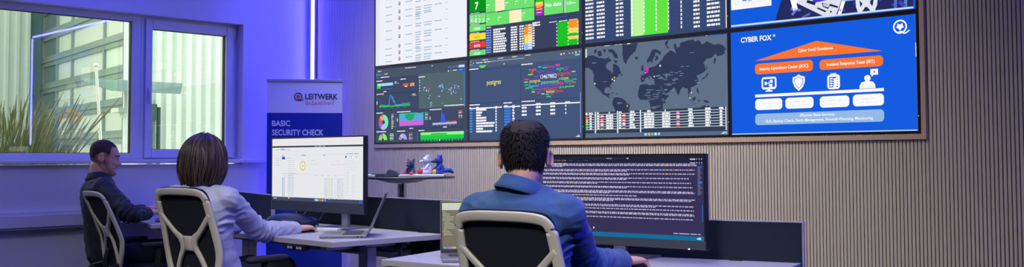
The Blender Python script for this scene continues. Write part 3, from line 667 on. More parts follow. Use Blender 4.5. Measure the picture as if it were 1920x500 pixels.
# traced from the land outlines, each continent in a few pieces
NA = [(1096,110),(1103,104),(1113,104),(1123,108),(1135,110),(1141,107),(1147,114),(1139,118),(1136,125),(1139,130),(1146,133),(1147,139),(1150,133),(1149,126),(1150,119),(1156,121),(1161,126),(1163,132),(1165,137),(1157,141),(1161,141),(1154,147),(1150,152),(1146,157),(1144,162),(1147,168),(1145,167),(1142,163),(1136,164),(1133,168),(1134,174),(1139,176),(1143,174),(1144,177),(1141,180),(1145,184),(1143,184),(1136,179),(1130,177),(1126,171),(1119,163),(1123,172),(1118,164),(1114,157),(1113,148),(1114,141),(1110,132),(1104,127),(1096,127)]
def fan(pts, m):
    c.poly_px(pts, m)
fan(NA, land)
for pts in ([(1114,94),(1119,92),(1118,99),(1115,101)], [(1120,96),(1127,95),(1129,104),(1122,106)], [(1130,92),(1137,93),(1134,100)], [(1140,93),(1149,92),(1157,101),(1159,110),(1152,108),(1148,99),(1142,98)], [(1152,112),(1158,114),(1156,119),(1151,115)],
            [(1166,84),(1196,80),(1192,95),(1182,105),(1176,113),(1174,121),(1169,114),(1167,101),(1168,93)], [(1190,107),(1197,106),(1195,112),(1191,110)], [(1165,138),(1168,141),(1163,142)], [(1146,173),(1151,174),(1150,176)], [(1153,175),(1157,175),(1156,177)],
            [(1143,180),(1147,182),(1150,183)],
            [(1151,183),(1158,182),(1166,184),(1172,187),(1175,193),(1182,197),(1179,206),(1176,209),(1155,210),(1151,201),(1148,196),(1149,189)],
            [(1222,94),(1227,92),(1233,93),(1240,98),(1238,103),(1233,99),(1229,98),(1228,106),(1224,112),(1223,119),(1219,114),(1214,119),(1213,113),(1219,103)], [(1226,106),(1233,104),(1235,110),(1228,114)],
            [(1203,124),(1205,121),(1207,128),(1206,133),(1202,132)], [(1201,146),(1203,141),(1208,140),(1207,136),(1212,130),(1220,126),(1228,124),(1236,118),(1240,112),(1246,120),(1262,140),(1250,150),(1240,143),(1232,148),(1224,148),(1221,143),(1216,142),(1220,151),(1214,144),(1210,147),(1208,153),(1202,154)],
            [(1200,159),(1211,157),(1219,160),(1224,158),(1238,160),(1243,172),(1248,178),(1255,178),(1250,185),(1243,195),(1243,203),(1237,207),(1220,208),(1219,194),(1215,187),(1200,187),(1196,180),(1197,170)],
            [(1226,148),(1238,148),(1250,148),(1262,140),(1272,150),(1270,158),(1263,164),(1256,172),(1248,176),(1243,170),(1239,161),(1228,158)],
            [(1238,118),(1246,104),(1257,94),(1265,98),(1268,100),(1263,86),(1266,80),(1270,90),(1274,88),(1276,80),(1290,76),(1300,74),(1303,78),(1311,75),(1316,83),(1321,81),(1325,77),(1333,81),(1340,84),(1347,82),(1356,85),(1362,92),(1358,96),(1360,100),(1352,104),(1345,105),(1342,100),(1335,108),(1325,110),(1319,118),(1321,121),(1324,130),(1320,135),(1315,138),(1306,142),(1310,150),(1307,158),(1299,163),(1292,164),(1287,166),(1281,163),(1276,168),(1273,178),(1270,176),(1266,166),(1262,160),(1256,160),(1248,150),(1240,140)],
            [(1246,80),(1255,73),(1252,80),(1250,88),(1255,90),(1252,91)],
            [(1289,164),(1295,163),(1296,172),(1292,176),(1290,170),(1295,186),(1292,183)], [(1289,181),(1296,190),(1300,193),(1309,194),(1300,192),(1294,188)], [(1298,184),(1305,181),(1304,187),(1299,189)], [(1309,184),(1312,190),(1310,191)], [(1306,165),(1309,166),(1311,176),(1307,172)], [(1318,187),(1326,188),(1332,192),(1322,192)],
            [(1313,201),(1318,198),(1322,197),(1325,202),(1328,196),(1331,203),(1330,206),(1308,207)], [(1339,108),(1343,110),(1340,120),(1338,118)], [(1325,120),(1327,128),(1325,132)], [(1326,136),(1328,140),(1325,144),(1317,149),(1316,147),(1323,143)], [(1246,188),(1249,186),(1247,195),(1245,192)]):
    c.poly_px(pts, land)
c.lay = 3
oc = col(96,113,136)
c.poly_px([(1136,122),(1141,116),(1148,117),(1150,127),(1148,136),(1145,132),(1139,129)], oc); c.poly_px([(1247,138),(1251,137),(1252,145),(1249,148)], oc); c.poly_px([(1228,104),(1230,108),(1226,118),(1224,120),(1226,110)], oc)
rnd = random.Random(11)
for (x, y, n_, sx, sy) in ((1110,118,2,4,4), (1132,153,1,2,2), (1165,190,3,8,4), (1225,178,20,17,11), (1238,144,5,14,5), (1262,138,7,14,6), (1258,152,9,14,6), (1285,130,2,10,8), (1300,150,2,6,5), (1297,101,1,4,2), (1218,200,6,16,4), (1178,180,1,1,1), (1132,201,1,2,1), (1263,198,1,4,1), (1247,165,5,10,6)):
    for k in range(n_):
        xx, yy = x+rnd.uniform(-sx, sx), y+rnd.uniform(-sy, sy); c.Wd(xx, xx+rnd.uniform(5, 9), yy, 1.2, col(112,130,152), wmin=.02, wmax=.05, gap=.003)
c.R(1098, 92.5, 108, 1100.5, W2); c.R(1099, 88.6, 90, 1115, col(30,190,60)); c.Wd(1118, 1124, 86.7, 1.8, WT, gap=.003); c.Wd(1133, 1145, 85.7, 2, WT, gap=.008); c.Wd(1153, 1168, 83.5, 2, WT, gap=.008); c.R(1176, 80.5, 83, 1182, WT); c.L([(1325.5, 65.8), (1362, 62)], .009, col(20,100,230)); c.D(1324.8, 66, 1.3, WT)
c.lay = 4
for x, y, r_, cc in ((1152.3,145.3,1.9,(240,170,40)),(1148.3,148.5,1.5,WT),(1152,151,1.4,WT),(1115.8,156.8,1.5,WT),(1176.5,198.5,1.9,(240,160,50)),(1213.6,130.5,3.6,(250,20,210)),(1214,135,2,(250,20,210)),(1210,136.5,1.5,(150,240,160)),(1205.8,148,1.7,(240,30,150)),(1238,123.3,1.8,WT),(1227,143.3,1.4,WT),(1297.5,168.3,1.5,(250,30,140)),(1296.5,173.5,1.4,(200,250,220)),(1293.5,183.5,1.7,(130,240,130))):
    c.D(x, y, r_, cc if not isinstance(cc, tuple) else col(*cc))
# table
c.lay = 5
c.poly_px([(1098, 211.5), (1363.5, 199), (1363.5, 245), (1098, 250)], col(52,62,84)); c.poly_px([(1098,250),(1363.5,245),(1363.5,251.5),(1098,257)], col(88,108,138))
c.lay = 6
for x, ya, yb in ((1115.5, 210, 249.5), (1157, 208, 249), (1200, 206, 247.5)): c.R(x, ya, yb, x+2.6, W2)
c.R(1360.5, 199.5, 243.5, 1362.5, WT)
vr0 = c.px(1100, 214.8)[1]; vr1 = c.px(1100, 247)[1]
U = lambda x: c.px(x, 230)[0]
fl = [(240,60,60), (240,130,30), (240,210,40), (110,220,40), (40,200,60), (40,210,160), (60,220,220)]
fc = [((240,90,90),(250,250,250)), ((240,60,40),(230,80,40)), ((250,90,200),(230,230,250)), ((230,40,40),(250,250,250)), ((240,240,250),(220,60,50)), ((40,60,200),(250,220,50))]
dv = (vr0-vr1)/7.0
for k in range(7):
    v = vr0-dv*k-.004
    for xa, xb2 in ((1098.5,1115), (1118.5,1156.5), (1160,1199.5), (1203,1360)): c.rect(U(xa), v-.0, U(xb2), v+.0035, col(206,226,236))
for k in range(6):
    v = vr0-dv*(k+.5)-.004
    c.disc(U(1101), v, .009, col(*fl[k])); c.words(U(1106), U(1110), v, .010, WT, .015, .02, .003)
    for x0 in (1120, 1161): c.words(U(x0), U(x0+4.5), v, .010, WT, .015, .02, .002); c.rect(U(x0+6.5), v, U(x0+12), v+dv*.42, col(*fc[k][0])); c.rect(U(x0+6.5), v-dv*.42, U(x0+12), v, col(*fc[k][1]))
    c.words(U(1137), U(1150), v, .011, WT, .015, .03, .003); c.words(U(1181), U(1192-(k*3) % 5), v, .011, WT, .015, .03, .003)
    c.words(U(1208), U(1227), v, .011, WT, .012, .03, .003); c.words(U(1242), U(1257), v, .011, WT, .012, .03, .003); c.rect(U(1269), v, U(1274.5), v+dv*.42, col(*fc[(k+2) % 6][0])); c.rect(U(1269), v-dv*.42, U(1274.5), v, col(*fc[(k+2) % 6][1]))
    c.words(U(1292-(k % 2)), U(1299+(k % 3)), v, .011, WT, .02, .03, .003); c.words(U(1323), U(1333-k % 2), v, .011, WT, .02, .03, .003); c.words(U(1350), U(1355), v, .011, WT, .02, .03, .003)
v = vr0+.006
for a_, b_ in ((1098.5,1103),(1105,1112),(1120,1124),(1142,1144),(1161,1166),(1182,1190),(1214,1221),(1247,1249),(1291,1299),(1323,1333),(1349,1357)): c.words(U(a_), U(b_), v, .011, WT, .012, .03, .003)
for k, cc in enumerate(((150,240,240),(240,190,60),(120,200,230),(240,240,250),(130,230,220))): c.R(1209+k*6.2, 249.3-k*.2, 253.8-k*.2, 1213.2+k*6.2, col(*cc))
c.Wd(1356, 1363, 247.6, 1.3, WT); c.Wd(1353, 1363, 249.8, 1.3, WT)
finish(c, 'screen', P)

# --- bottom right: slide
P, c = disp[1,3]
def fox(c, x, y, s_, m, squash=1.0):            # a small fox face made of straight edges; s_ in px
    pts = [(-.62,.95),(-.25,.62),(.25,.62),(.62,.95),(.72,.45),(.9,-.05),(.95,-.3),(.45,-.4),(.15,-.85),(0,-1.0),(-.15,-.85),(-.45,-.4),(-.95,-.3),(-.9,-.05),(-.72,.45)]
    a = c.px(x, y); b_ = c.px(x, y+s_); r_ = abs(a[1]-b_[1]); c.poly([(a[0]+p*r_, a[1]+q*r_) for p, q in pts], m)
def qlogo(c, x, y, r_, m, mf):
    c.D(x, y, r_, m, r0=.78, n=40); fox(c, x, y+.0*r_, r_*.55, mf)
    a = c.px(x, y); b_ = c.px(x, y+r_); k = abs(a[1]-b_[1])
    c.line([(a[0]-k*.15, a[1]-k*.72), (a[0]+k*.25, a[1]-k*.70), (a[0]+k*.55, a[1]-k*.98), (a[0]+k*.85, a[1]-k*.93), (a[0]+k*1.3, a[1]-k*.62)], k*.17, m)
qlogo(c, 1687.5, 50, 13.2, WHITE, WHITE)
OG = col(252,118,50)
a = c.px(1415.5, 114); b_ = c.px(1531, 76.5); e_ = c.px(1654.5, 95.5); base = (a[1]+e_[1])/2
c.poly([(a[0], base), (e_[0], base), (b_[0], b_[1])], OG)
c.RR(1415.5, 120, 139.8, 1524.5, OG, .02); c.RR(1536.5, 112.3, 131.5, 1656, OG, .02)
v = c.px(1415.5, 180)[1]; c.rect(c.px(1415.5, 150)[0], v-.008, c.px(1657.5, 170)[0], v+.008, WHITE)
c.RR(1416, 186, 206.5, 1467, WHITE, .02); c.RR(1472.5, 183.5, 204, 1525.5, WHITE, .02); c.RR(1537, 181, 202, 1592.5, WHITE, .02); c.RR(1599, 177.5, 199.5, 1657.5, WHITE, .02)
c.RR(1416, 213.5, 234.5, 1658, col(150,186,230), .02)
c.lay = 2
c.T('CYBER FOX', 1389, 70.5, 1447, 80.5, WHITE, .03, 1.0); c.D(1451.5, 66.5, 2.4, WHITE, r0=.6); c.T('R', 1450.7, 65.3, 1452.6, 67.6, WHITE)
c.T('Cyber Fox® Excellence', 1496.5, 91.5, 1562, 99.3, WHITE, .02)
c.T('Security Operations Center (SOC)', 1423, 126.2, 1515.5, 134, WHITE, .02); c.T('Incident Response Team (IRT)', 1550, 117.7, 1640, 125.8, WHITE, .02)
c.T('Effective Basis-Services', 1500, 212.5+.6, 1565, 218.5, WHITE, .01); c.T('SLA, Backup Check, Patch Management, Firewall-Wartung, Monitoring', 1436, 224.3, 1637, 231, WHITE, .015)
pale = col(222,226,230)
for x0, x1, y in ((1430,1452,194), (1436,1447,200), (1486,1510,191), (1484,1514,197.5), (1552,1578,188.5), (1556,1572,195), (1614,1642,185), (1612,1646,192)): c.Wd(x0, x1, y, 1.1, pale)
# icons
BL = emis(22,92,224)
c.RR(1428, 145, 168, 1456, WHITE, .015); c.R(1439, 167.5, 170.5, 1444.5, WHITE); c.R(1435.5, 169.5, 172, 1448.5, WHITE)
c.lay = 3; c.R(1431, 148.5, 163.8, 1453, BL); c.lay = 4; c.R(1434, 153.2, 159.5, 1438, WHITE); c.R(1438, 155.6, 157, 1443, WHITE); c.R(1444, 149.5, 155.5, 1449, WHITE); c.R(1443, 157.5, 162.6, 1448.5, WHITE); c.R(1441.5, 151.5, 161.5, 1442.6, WHITE)
c.lay = 2
def shield(k, m):
    pts = [(0,1),(.35,.78),(.8,.68),(.82,.1),(.55,-.55),(0,-1.05),(-.55,-.55),(-.82,.1),(-.8,.68),(-.35,.78)]
    a = c.px(1497.8, 154.5); r_ = abs(c.px(1497.8, 154.5)[1]-c.px(1497.8, 169.5)[1])
    c.poly([(a[0]+p*r_*k, a[1]+q*r_*k) for p, q in pts], m)
shield(1.02, WHITE); c.lay = 3; shield(.74, BL); c.lay = 4; shield(.66, WHITE)
c.lay = 2; c.RR(1551, 140.5, 167.5, 1575, WHITE, .015); c.R(1557, 137.5, 142, 1568, WHITE)
c.lay = 3; c.R(1554.5, 144.5, 164, 1571, BL); c.lay = 4
for k in range(4): c.R(1556, 146.3+k*4.4, 149+k*4.4, 1561.5, WHITE); c.L([(1564, 148+k*4.4), (1566, 149.6+k*4.4), (1569.5, 145.6+k*4.4)], .010, WHITE)
c.lay = 2; c.D(1626.5, 146.5, 6.2, WHITE); a = c.px(1626.5, 165.5); c.poly([(a[0]-.043, a[1]), (a[0]+.043, a[1]), (a[0]+.043, a[1]+.015), (a[0]+.032, a[1]+.033), (a[0], a[1]+.040), (a[0]-.032, a[1]+.033), (a[0]-.043, a[1]+.015)], WHITE)
c.R(1632, 129.5, 140.5, 1646.5, WHITE); c.poly_px([(1634, 140), (1638, 139.5), (1635, 144)], WHITE); c.lay = 3; c.D(1639.5, 134.5, 1.6, BL)
c.lay = 2; c.rect(c.b[0], c.b[1], c.b[2], c.b[1]+.006, col(190,210,240)); c.rect(c.b[2]-.006, c.b[1], c.b[2], c.b[3], col(60,90,170)); c.rect(c.b[2]-.006, c.px(1716, 100+6)[1], c.b[2], c.px(1716,80)[1], W2)
finish(c, 'screen', P)
# ------------------------------------------------------------------ furniture materials
M_white = mat('desk_laminate', (178,178,188), .38, noise_amt=.015, noise_scale=30)
M_edge = mat('desk_edge', (172,168,172), .45, noise_amt=.02)
M_div = mat('divider_fabric', (42,50,62), .95, noise_amt=.12, noise_scale=300, bump=.3, bump_scale=700, spec=.2)
M_divtrim = mat('divider_trim', (190,190,205), .35, metal=.3, noise_amt=.02)
M_steel = mat('brushed_steel', (176,176,186), .32, metal=.85, noise_amt=.04, stretch=(1,1,20))
M_steelpaint = mat('silver_paint', (170,172,182), .4, metal=.2, noise_amt=.03)
M_black = mat('black_plastic', (24,25,30), .42, noise_amt=.08)
M_black2 = mat('soft_black_rubber', (20,20,24), .7, noise_amt=.08)
M_chin = mat('monitor_chin', (66,72,80), .38, noise_amt=.04)
M_lapt = mat('laptop_aluminium', (150,148,158), .35, metal=.55, noise_amt=.03)
M_keys = mat('laptop_keys', (52,54,62), .5, noise_amt=.05)
M_chair = mat('chair_shell', (196,192,180), .42, noise_amt=.02)
M_meshf = mat('chair_mesh', (30,32,42), .9, noise_amt=.2, noise_scale=260, bump=.5, bump_scale=900, spec=.2)
M_tabletop = mat('table_laminate_dark', (34,37,42), .4, noise_amt=.06)

# light strip in the corner
M_strip = emis(150,140,255, 1.0)
def led(name, lo, hi, label, stren=60):
    m = bpy.data.materials.get('led_diffuser')
    if m is None:
        m = bpy.data.materials.new('led_diffuser'); m.use_nodes = True; nt = m.node_tree; nt.nodes.clear()
        e = nt.nodes.new('ShaderNodeEmission'); o_ = nt.nodes.new('ShaderNodeOutputMaterial'); e.inputs['Color'].default_value = (.065,.06,1,1); e.inputs['Strength'].default_value = stren; nt.links.new(e.outputs[0], o_.inputs[0])
    b = MB(); b.box(lo, hi); o = b.build(name, m); return tag(o, label, 'light strip')
led('led_strip', (-.832, -.040, .0), (-.812, -.022, 2.76), 'glowing blue white vertical light strip in the corner behind the banner')
b_ = MB(); b_.box((-.840, -.020, .0), (-.808, .004, 2.765)); b_.box((-.840, -.0385, .0), (-.835, -.020, 2.765)); o_ = b_.build('strip_profile', M_steelpaint); tag(o_, 'slim metal profile carrying the corner light strip', 'profile')  # fin added to keep the strip's light off the corner post
led('led_strip', (-.79, -.004, 2.775), (5.10, .018, 2.793), 'long horizontal light strip above the wall displays, mirrored in the left window')
led('led_strip', (5.105, -.004, .0), (5.123, .018, 2.76), 'vertical light strip at the right end of the slatted wall')

# ------------------------------------------------------------------ roll-up banner
def banner():
    c0 = at_plane(572, 250, 1, -.32); c0.z = 0
    vd = (c0-CAM); vd.z = 0; ang = math.atan2(vd.y, vd.x)-PI/2-math.radians(3)
    P = thing('roll_up_banner', 'tall roll-up banner in white and navy, in the corner behind the desks', 'banner', c0, ang)
    N = Vector((math.sin(ang), -math.cos(ang), 0)); U_ = Vector((math.cos(ang), math.sin(ang), 0))
    cv = Canvas(c0+N*.004, U_, (0,0,1), N)
    tl = cv.px(501, 154.5); tr = cv.px(642, 152); u0, u1 = tl[0], tr[0]; zt = (tl[1]+tr[1])/2
    b = MB(); b.box((u0-.005, -.012, zt-.0), (u1+.005, .012, zt+.022)); b.build('top_rail', M_steelpaint, P, bevel=.003)
    b = MB(); b.box((u0-.02, -.09, .0), (u1+.02, .09, .07)); b.build('base_cassette', M_steelpaint, P, bevel=.012)
    b = MB(); b.tube([(0,.03,.06), (0,.03,zt)], .008, 8); b.build('support_pole', M_steelpaint, P)
    b = MB(); b.box((u0, -.002, .06), (u1, .002, zt)); b.build('banner_sheet', mat('banner_vinyl', (226,228,232), .45, noise_amt=.015, noise_scale=2, stretch=(9,1,.2)), P)
    navy = mat('print_navy', (18,50,150), .45, noise_amt=.06, noise_scale=2, stretch=(9,1,.2)); ink = mat('print_ink', (30,42,92), .5, noise_amt=.02); red = mat('print_red', (226,76,70), .5, noise_amt=.02); wh = mat('print_white', (232,234,242), .5, noise_amt=.01)
    cv.lay = 1; a = cv.px(501, 211.2)
    cv.rect(u0, .07, u1, a[1], navy); cv.lay = 3
    cv.T('LEITWERK', 572.5, 175.5, 633.5, 186, ink, .02); cv.T('Die Zukunft Ihrer IT', 572.5, 189.5, 627.5, 196, red, .0)
    qlogo(cv, 559.2, 181, 7.6, ink, red)
    cv.T('BASIC', 510.2, 225.5, 544, 236.3, wh, .025); cv.T('SECURITY CHECK', 510, 242.5, 606.5, 253.8, wh, .025)
    o = cv.mb.build('banner_print', None, None, fix=False); attach(o, P)
banner()

# ------------------------------------------------------------------ bar table and what stands on it
TC = at_plane(754, 329, 1, -.62); TZ = 1.052
TC = at_z(754, 330.5, TZ); TC.z = 0
rT = (at_depth(853, 329, proj(TC+Vector((0,0,TZ)))[2])-at_depth(754, 329, proj(TC+Vector((0,0,TZ)))[2])).length
T = thing('bar_table', 'round bar table on one column, carrying three plush toys', 'table', TC)
b = MB(); b.lathe([(.0,TZ-.013),(rT-.012,TZ-.013),(rT,TZ-.009),(rT,TZ-.004),(rT-.004,TZ),(0,TZ)], n=64); b.build('tabletop', M_tabletop, T, smooth='auto')
b = MB(); b.lathe([(.03,TZ-.046),(.10,TZ-.040),(rT*.50,TZ-.018),(rT*.51,TZ-.0135),(.0,TZ-.0135)], n=40); b.build('support_plate', M_steelpaint, T, smooth='auto')
b = MB(); b.lathe([(.031,.02),(.031,TZ-.05)], n=24); b.build('column', M_steel, T, smooth='auto')
b = MB(); b.lathe([(0,0),(.24,0),(.24,.008),(.05,.022),(0,.022)], n=40); b.build('foot_plate', M_steel, T, smooth='auto')
b = MB(); q = at_plane(759, 400, 1, TC.y-.02)-TC; b.tube([(.045,-.03,TZ-.045),(.045,-.03,TZ-.10)], .006, 6); b.tube([(.045,-.03,TZ-.10),(.035,-.0,.02)], .003, 6); b.build('power_cable', M_black, T)
def on_table(px, off): # point on the table top for a picture column, off = metres towards the camera from the centre
    base = proj(TC+Vector((0,0,TZ)))[2]-off; p = at_depth(px, 320, base); p.z = TZ; return p
# trays and papers
p = on_table(792, .03); rz = math.radians(44)
b = MB(); b.box((-.15,-.10,0),(.15,.10,.012)); b.box((-.14,-.09,.012),(.14,.09,.016)); o = b.build('flyer_stack', mat('flyer_paper', (214,218,236), .5, noise_amt=.03), None, bevel=.002, loc=p); o.rotation_euler.z = rz; tag(o, 'flat stack of pale flyers on the round table, under two plush toys', 'papers')
p2 = on_table(686, -.02); b = MB(); b.box((-.075,-.10,0),(.075,.10,.014)); o = b.build('notebook', mat('paper_cream', (214,222,206), .6, noise_amt=.03), None, bevel=.002, loc=p2); o.rotation_euler.z = rz; tag(o, 'pale notebook lying at the left end of the round table', 'notebook')
p3 = on_table(716, -.02); b = MB(); b.box((-.06,-.09,0),(.06,.09,.022)); o = b.build('folder', mat('dark_card', (70,74,92), .5, noise_amt=.05), None, bevel=.004, loc=p3); o.rotation_euler.z = rz; tag(o, 'flat dark folder on the round table, left of the wedge-shaped case', 'folder')
p4 = on_table(738, .03)
b = MB(); b.prism([(-.055,-.05,0),(-.035,-.05,.046),(-.018,-.05,.052),(.025,-.05,.036),(.058,-.05,.010),(.055,-.05,0)], (0,.1,0)); o = b.build('wedge_case', mat('grey_felt', (78,84,104), .8, noise_amt=.08, noise_scale=60), None, bevel=.008, loc=p4); o.rotation_euler.z = rz; tag(o, 'small dark grey wedge-shaped case on the round table, left of the toys', 'case')

# plush toys (soft seated animals)
def remesh_obj(mb, name, voxel, m, parent=None, smooth=2, fac=.6, disp=None, loc=None):
    me = mb.mesh('tmp'); ob = bpy.data.objects.new('tmp', me); COL.objects.link(ob)
    md = ob.modifiers.new('r', 'REMESH'); md.mode = 'VOXEL'; md.voxel_size = voxel; md.adaptivity = 0
    if smooth: sm = ob.modifiers.new('s', 'SMOOTH'); sm.iterations = smooth; sm.factor = fac
    bpy.context.view_layer.update(); dg = bpy.context.evaluated_depsgraph_get()
    out = bpy.data.meshes.new_from_object(ob.evaluated_get(dg)); bpy.data.objects.remove(ob)
    out.name = name; out.materials.clear(); out.materials.append(m)
    if disp:
        vn = [v.normal.copy() for v in out.vertices]
        for v, n in zip(out.vertices, vn): v.co += n*disp(v.co, n)
    for p in out.polygons: p.use_smooth = True
    o = bpy.data.objects.new(name, out); COL.objects.link(o)
    if parent is not None: o.parent = parent
    if loc is not None: o.location = loc
    return o
def fuzz(co, n): return .0009*noise.noise(co*260)
def plush(px, off, zb, yaw, body, earin, paws, snout, label, s=1.0, tail=None, foot2=None, nose=(20,20,30)):
    base = on_table(px, off); base.z = TZ+zb; root = thing('plush_toy', label, 'plush toy', base, yaw, 'plush toys on the round table')
    mb_ = mat('plush_%d_%d_%d' % body, body, .9, sheen=.4, noise_amt=.08, noise_scale=150, bump=.4); S = lambda *v: tuple(x*s for x in v)
    b = MB(); b.ball(S(0,-.005,.036), S(.032,.030,.038)); b.ball(S(0,.004,.062), S(.024,.022,.026)); b.ball(S(0,.008,.098), S(.033,.031,.030))   # local +Y = facing
    b.capsule([S(.024,0,.066), S(.033,.025,.040), S(.030,.042,.028)], [.011*s,.010*s,.010*s]); b.capsule([S(-.024,0,.066), S(-.033,.025,.040), S(-.030,.042,.028)], [.011*s,.010*s,.010*s])
    b.capsule([S(.022,.01,.018), S(.034,.044,.014)], [.017*s,.014*s]); b.capsule([S(-.022,.01,.018), S(-.034,.044,.014)], [.017*s,.014*s])
    for q_ in (-1, 1): b.capsule([S(q_*.022,.002,.118), S(q_*.029,-.002,.138)], [.012*s,.004*s])
    remesh_obj(b, 'plush_body', .0022*s, mb_, root, disp=fuzz)
    b = MB(); b.capsule([S(0,.030,.092), S(0,.056,.088)], [.014*s,.009*s]); remesh_obj(b, 'snout', .002*s, mat('plush_%d_%d_%d' % snout, snout, .9, sheen=.4, noise_amt=.05), root, disp=fuzz)
    b = MB(); b.ball(S(0,.066,.091), S(.006,.005,.005), n=12); b.build('nose', mat('nose_%d_%d_%d' % nose, nose, .4), root, smooth=True)
    for q_ in (-1, 1):
        b = MB(); b.ball(S(q_*.013,.036,.106), S(.004,.003,.0045), n=12); b.build('eye', mat('toy_eye', (12,12,14), .15), root, smooth=True)
        b = MB(); b.ball(S(q_*.0235,.009,.125), S(.007,.004,.011), n=12); b.build('ear_lining', mat('lin_%d_%d_%d' % earin, earin, .9), root, smooth=True)
        fc_ = paws if foot2 is None else foot2
        b = MB(); b.ball(S(q_*.037,.056,.017), S(.016,.014,.018)); remesh_obj(b, 'foot', .0022*s, mat('plush_%d_%d_%d' % fc_, fc_, .9, sheen=.4, noise_amt=.05), root, disp=fuzz)
        b = MB(); b.ball(S(q_*.030,.047,.031), S(.010,.010,.009)); b.build('paw', mat('plush_%d_%d_%d' % paws, paws, .9), root, smooth=True)
    if tail:
        b = MB(); b.capsule([S(0,-.03,.016), S(0,-.055,.026), S(0,-.078,.026), S(0,-.10,.010)], [.008*s,.016*s,.018*s,.007*s]); remesh_obj(b, 'tail', .0022*s, mb_, root, disp=fuzz)
    return root
vh = math.degrees(math.atan2(FW.y, FW.x))        # heading of the camera, toys face left / towards it
RED = (206,24,38)
plush(771, .06, 0, math.radians(vh+180-28-90), (26,58,98), RED, RED, (26,58,98), 'dark blue plush toy with red paws and red ears, on the round table', .86, nose=(236,70,100))
plush(802, .05, .016, math.radians(vh+180-72-90), (206,208,238), (190,190,230), RED, (206,208,238), 'white plush toy with red feet, between the two blue ones', .93, nose=(50,60,90))
plush(825, .05, .016, math.radians(vh+180-66-90), (18,58,178), (18,58,178), (190,40,60), (24,52,96), 'bright blue plush toy with yellow feet and a bushy tail', .93, True, (236,190,20), nose=(15,20,40))

# ------------------------------------------------------------------ desks
def desk(name, label, poly, z, th, div, div_h0, div_h1, panel=True, legs=()):
    """poly: corners of the top (x, y) counter-clockwise starting at the front left; div: two (x, y) ends of the divider"""
    c = Vector((sum(p[0] for p in poly)/4, sum(p[1] for p in poly)/4, 0)); D_ = thing(name, label, 'desk', c)
    o = lambda p, zz: Vector((p[0]-c.x, p[1]-c.y, zz))
    b = MB(); b.mats = [M_white, M_edge]; b.cur = 1; b.prism([o(p, z-th) for p in poly], (0,0,th)); b.m[1] = 0
    b.build('desktop', None, D_, bevel=.002, fix=False)
    fl, fr_, br, bl = [Vector((p[0], p[1], 0)) for p in poly]
    ex = (fr_-fl).normalized(); ey = Vector((-ex.y, ex.x, 0)); W_ = (fr_-fl).length; Dp = min((br-fr_).dot(ey), (bl-fl).dot(ey))
    def q(u, v, zz): p = fl+ex*u+ey*v; return Vector((p.x-c.x, p.y-c.y, zz))
    def bx(b, u0, u1, v0, v1, z0, z1): b.prism([q(u0,v0,z0), q(u1,v0,z0), q(u1,v1,z0), q(u0,v1,z0)], (0,0,z1-z0))
    b = MB(); bx(b, .12, W_-.12, Dp*.34, Dp*.34+.04, z-th-.045, z-th); bx(b, .12, W_-.12, Dp*.72, Dp*.72+.04, z-th-.045, z-th); b.build('frame_rail', M_black, D_, bevel=.002)
    b = MB(); bx(b, .2, W_-.2, Dp*.80, Dp*.94, z-th-.11, z-th-.1); bx(b, .2, W_-.2, Dp*.80, Dp*.81, z-th-.11, z-th-.04); b.build('cable_tray', M_steelpaint, D_)
    for u in (.16, W_-.24):
        b = MB(); bx(b, u, u+.08, Dp*.45, Dp*.45+.06, .03, z-th-.03); bx(b, u+.01, u+.07, .06, Dp-.06, .0, .03); bx(b, u+.01, u+.07, .08, Dp-.1, z-th-.03, z-th); b.build('leg', M_steelpaint, D_, bevel=.003)
    if div:
        a = Vector((div[0][0], div[0][1], 0)); e = Vector((div[1][0], div[1][1], 0)); d = (e-a); L_ = d.length; d.normalize(); n = Vector((-d.y, d.x, 0))
        def r(s_, t_, zz): p = a+d*s_+n*t_; return Vector((p.x-c.x, p.y-c.y, zz))
        def bb(b, s0, s1, t0, t1, z0, z1): b.prism([r(s0,t0,z0), r(s1,t0,z0), r(s1,t1,z0), r(s0,t1,z0)], (0,0,z1-z0))
        dv = None
        b = MB(); bb(b, .004, L_-.004, 0, .024, div_h0, div_h1-.004); dv = b.build('divider_panel', M_div, D_, bevel=.002)
        b = MB(); bb(b, 0, L_, -.002, .026, div_h1-.005, div_h1); bb(b, 0, .006, -.002, .026, div_h0, div_h1-.005); bb(b, L_-.006, L_, -.002, .026, div_h0, div_h1-.005); b.build('divider_edging', M_divtrim, dv)
        for s_ in (.25, L_-.3):
            b = MB(); bb(b, s_, s_+.05, -.03, .0, z-th-.03, z+.004); b.build('clamp', M_black, D_, bevel=.003)
    return D_, q, W_, Dp
# right desk
ZR_ = .74
fl = at_z(714.5, 486, ZR_); l2 = at_z(821, 469.5, ZR_); f2 = at_z(851, 496.8, ZR_); B1 = at_z(1290, 483.6, ZR_); B2 = at_z(1502, 492.5, ZR_)
def isect(p, d, q, e):
    den = d.x*e.y-d.y*e.x; w = q-p; return p+d*((w.x*e.y-w.y*e.x)/den)
dl = (l2-fl).normalized(); df = (f2-fl).normalized(); db = (B2-B1).normalized()
bl = isect(fl, dl, B1, db); br = B2+db*.0; fr_ = isect(fl, df, br, Vector((.262,-.965,0)))
dR = desk('desk', 'white desk at the right with a dark screen panel, nearest to the camera', [(fl.x,fl.y),(fr_.x,fr_.y),(br.x,br.y),(bl.x,bl.y)], ZR_, .026, [(bl.x, bl.y), (B2.x+db.x*.012, B2.y+db.y*.012)], .62, .908)
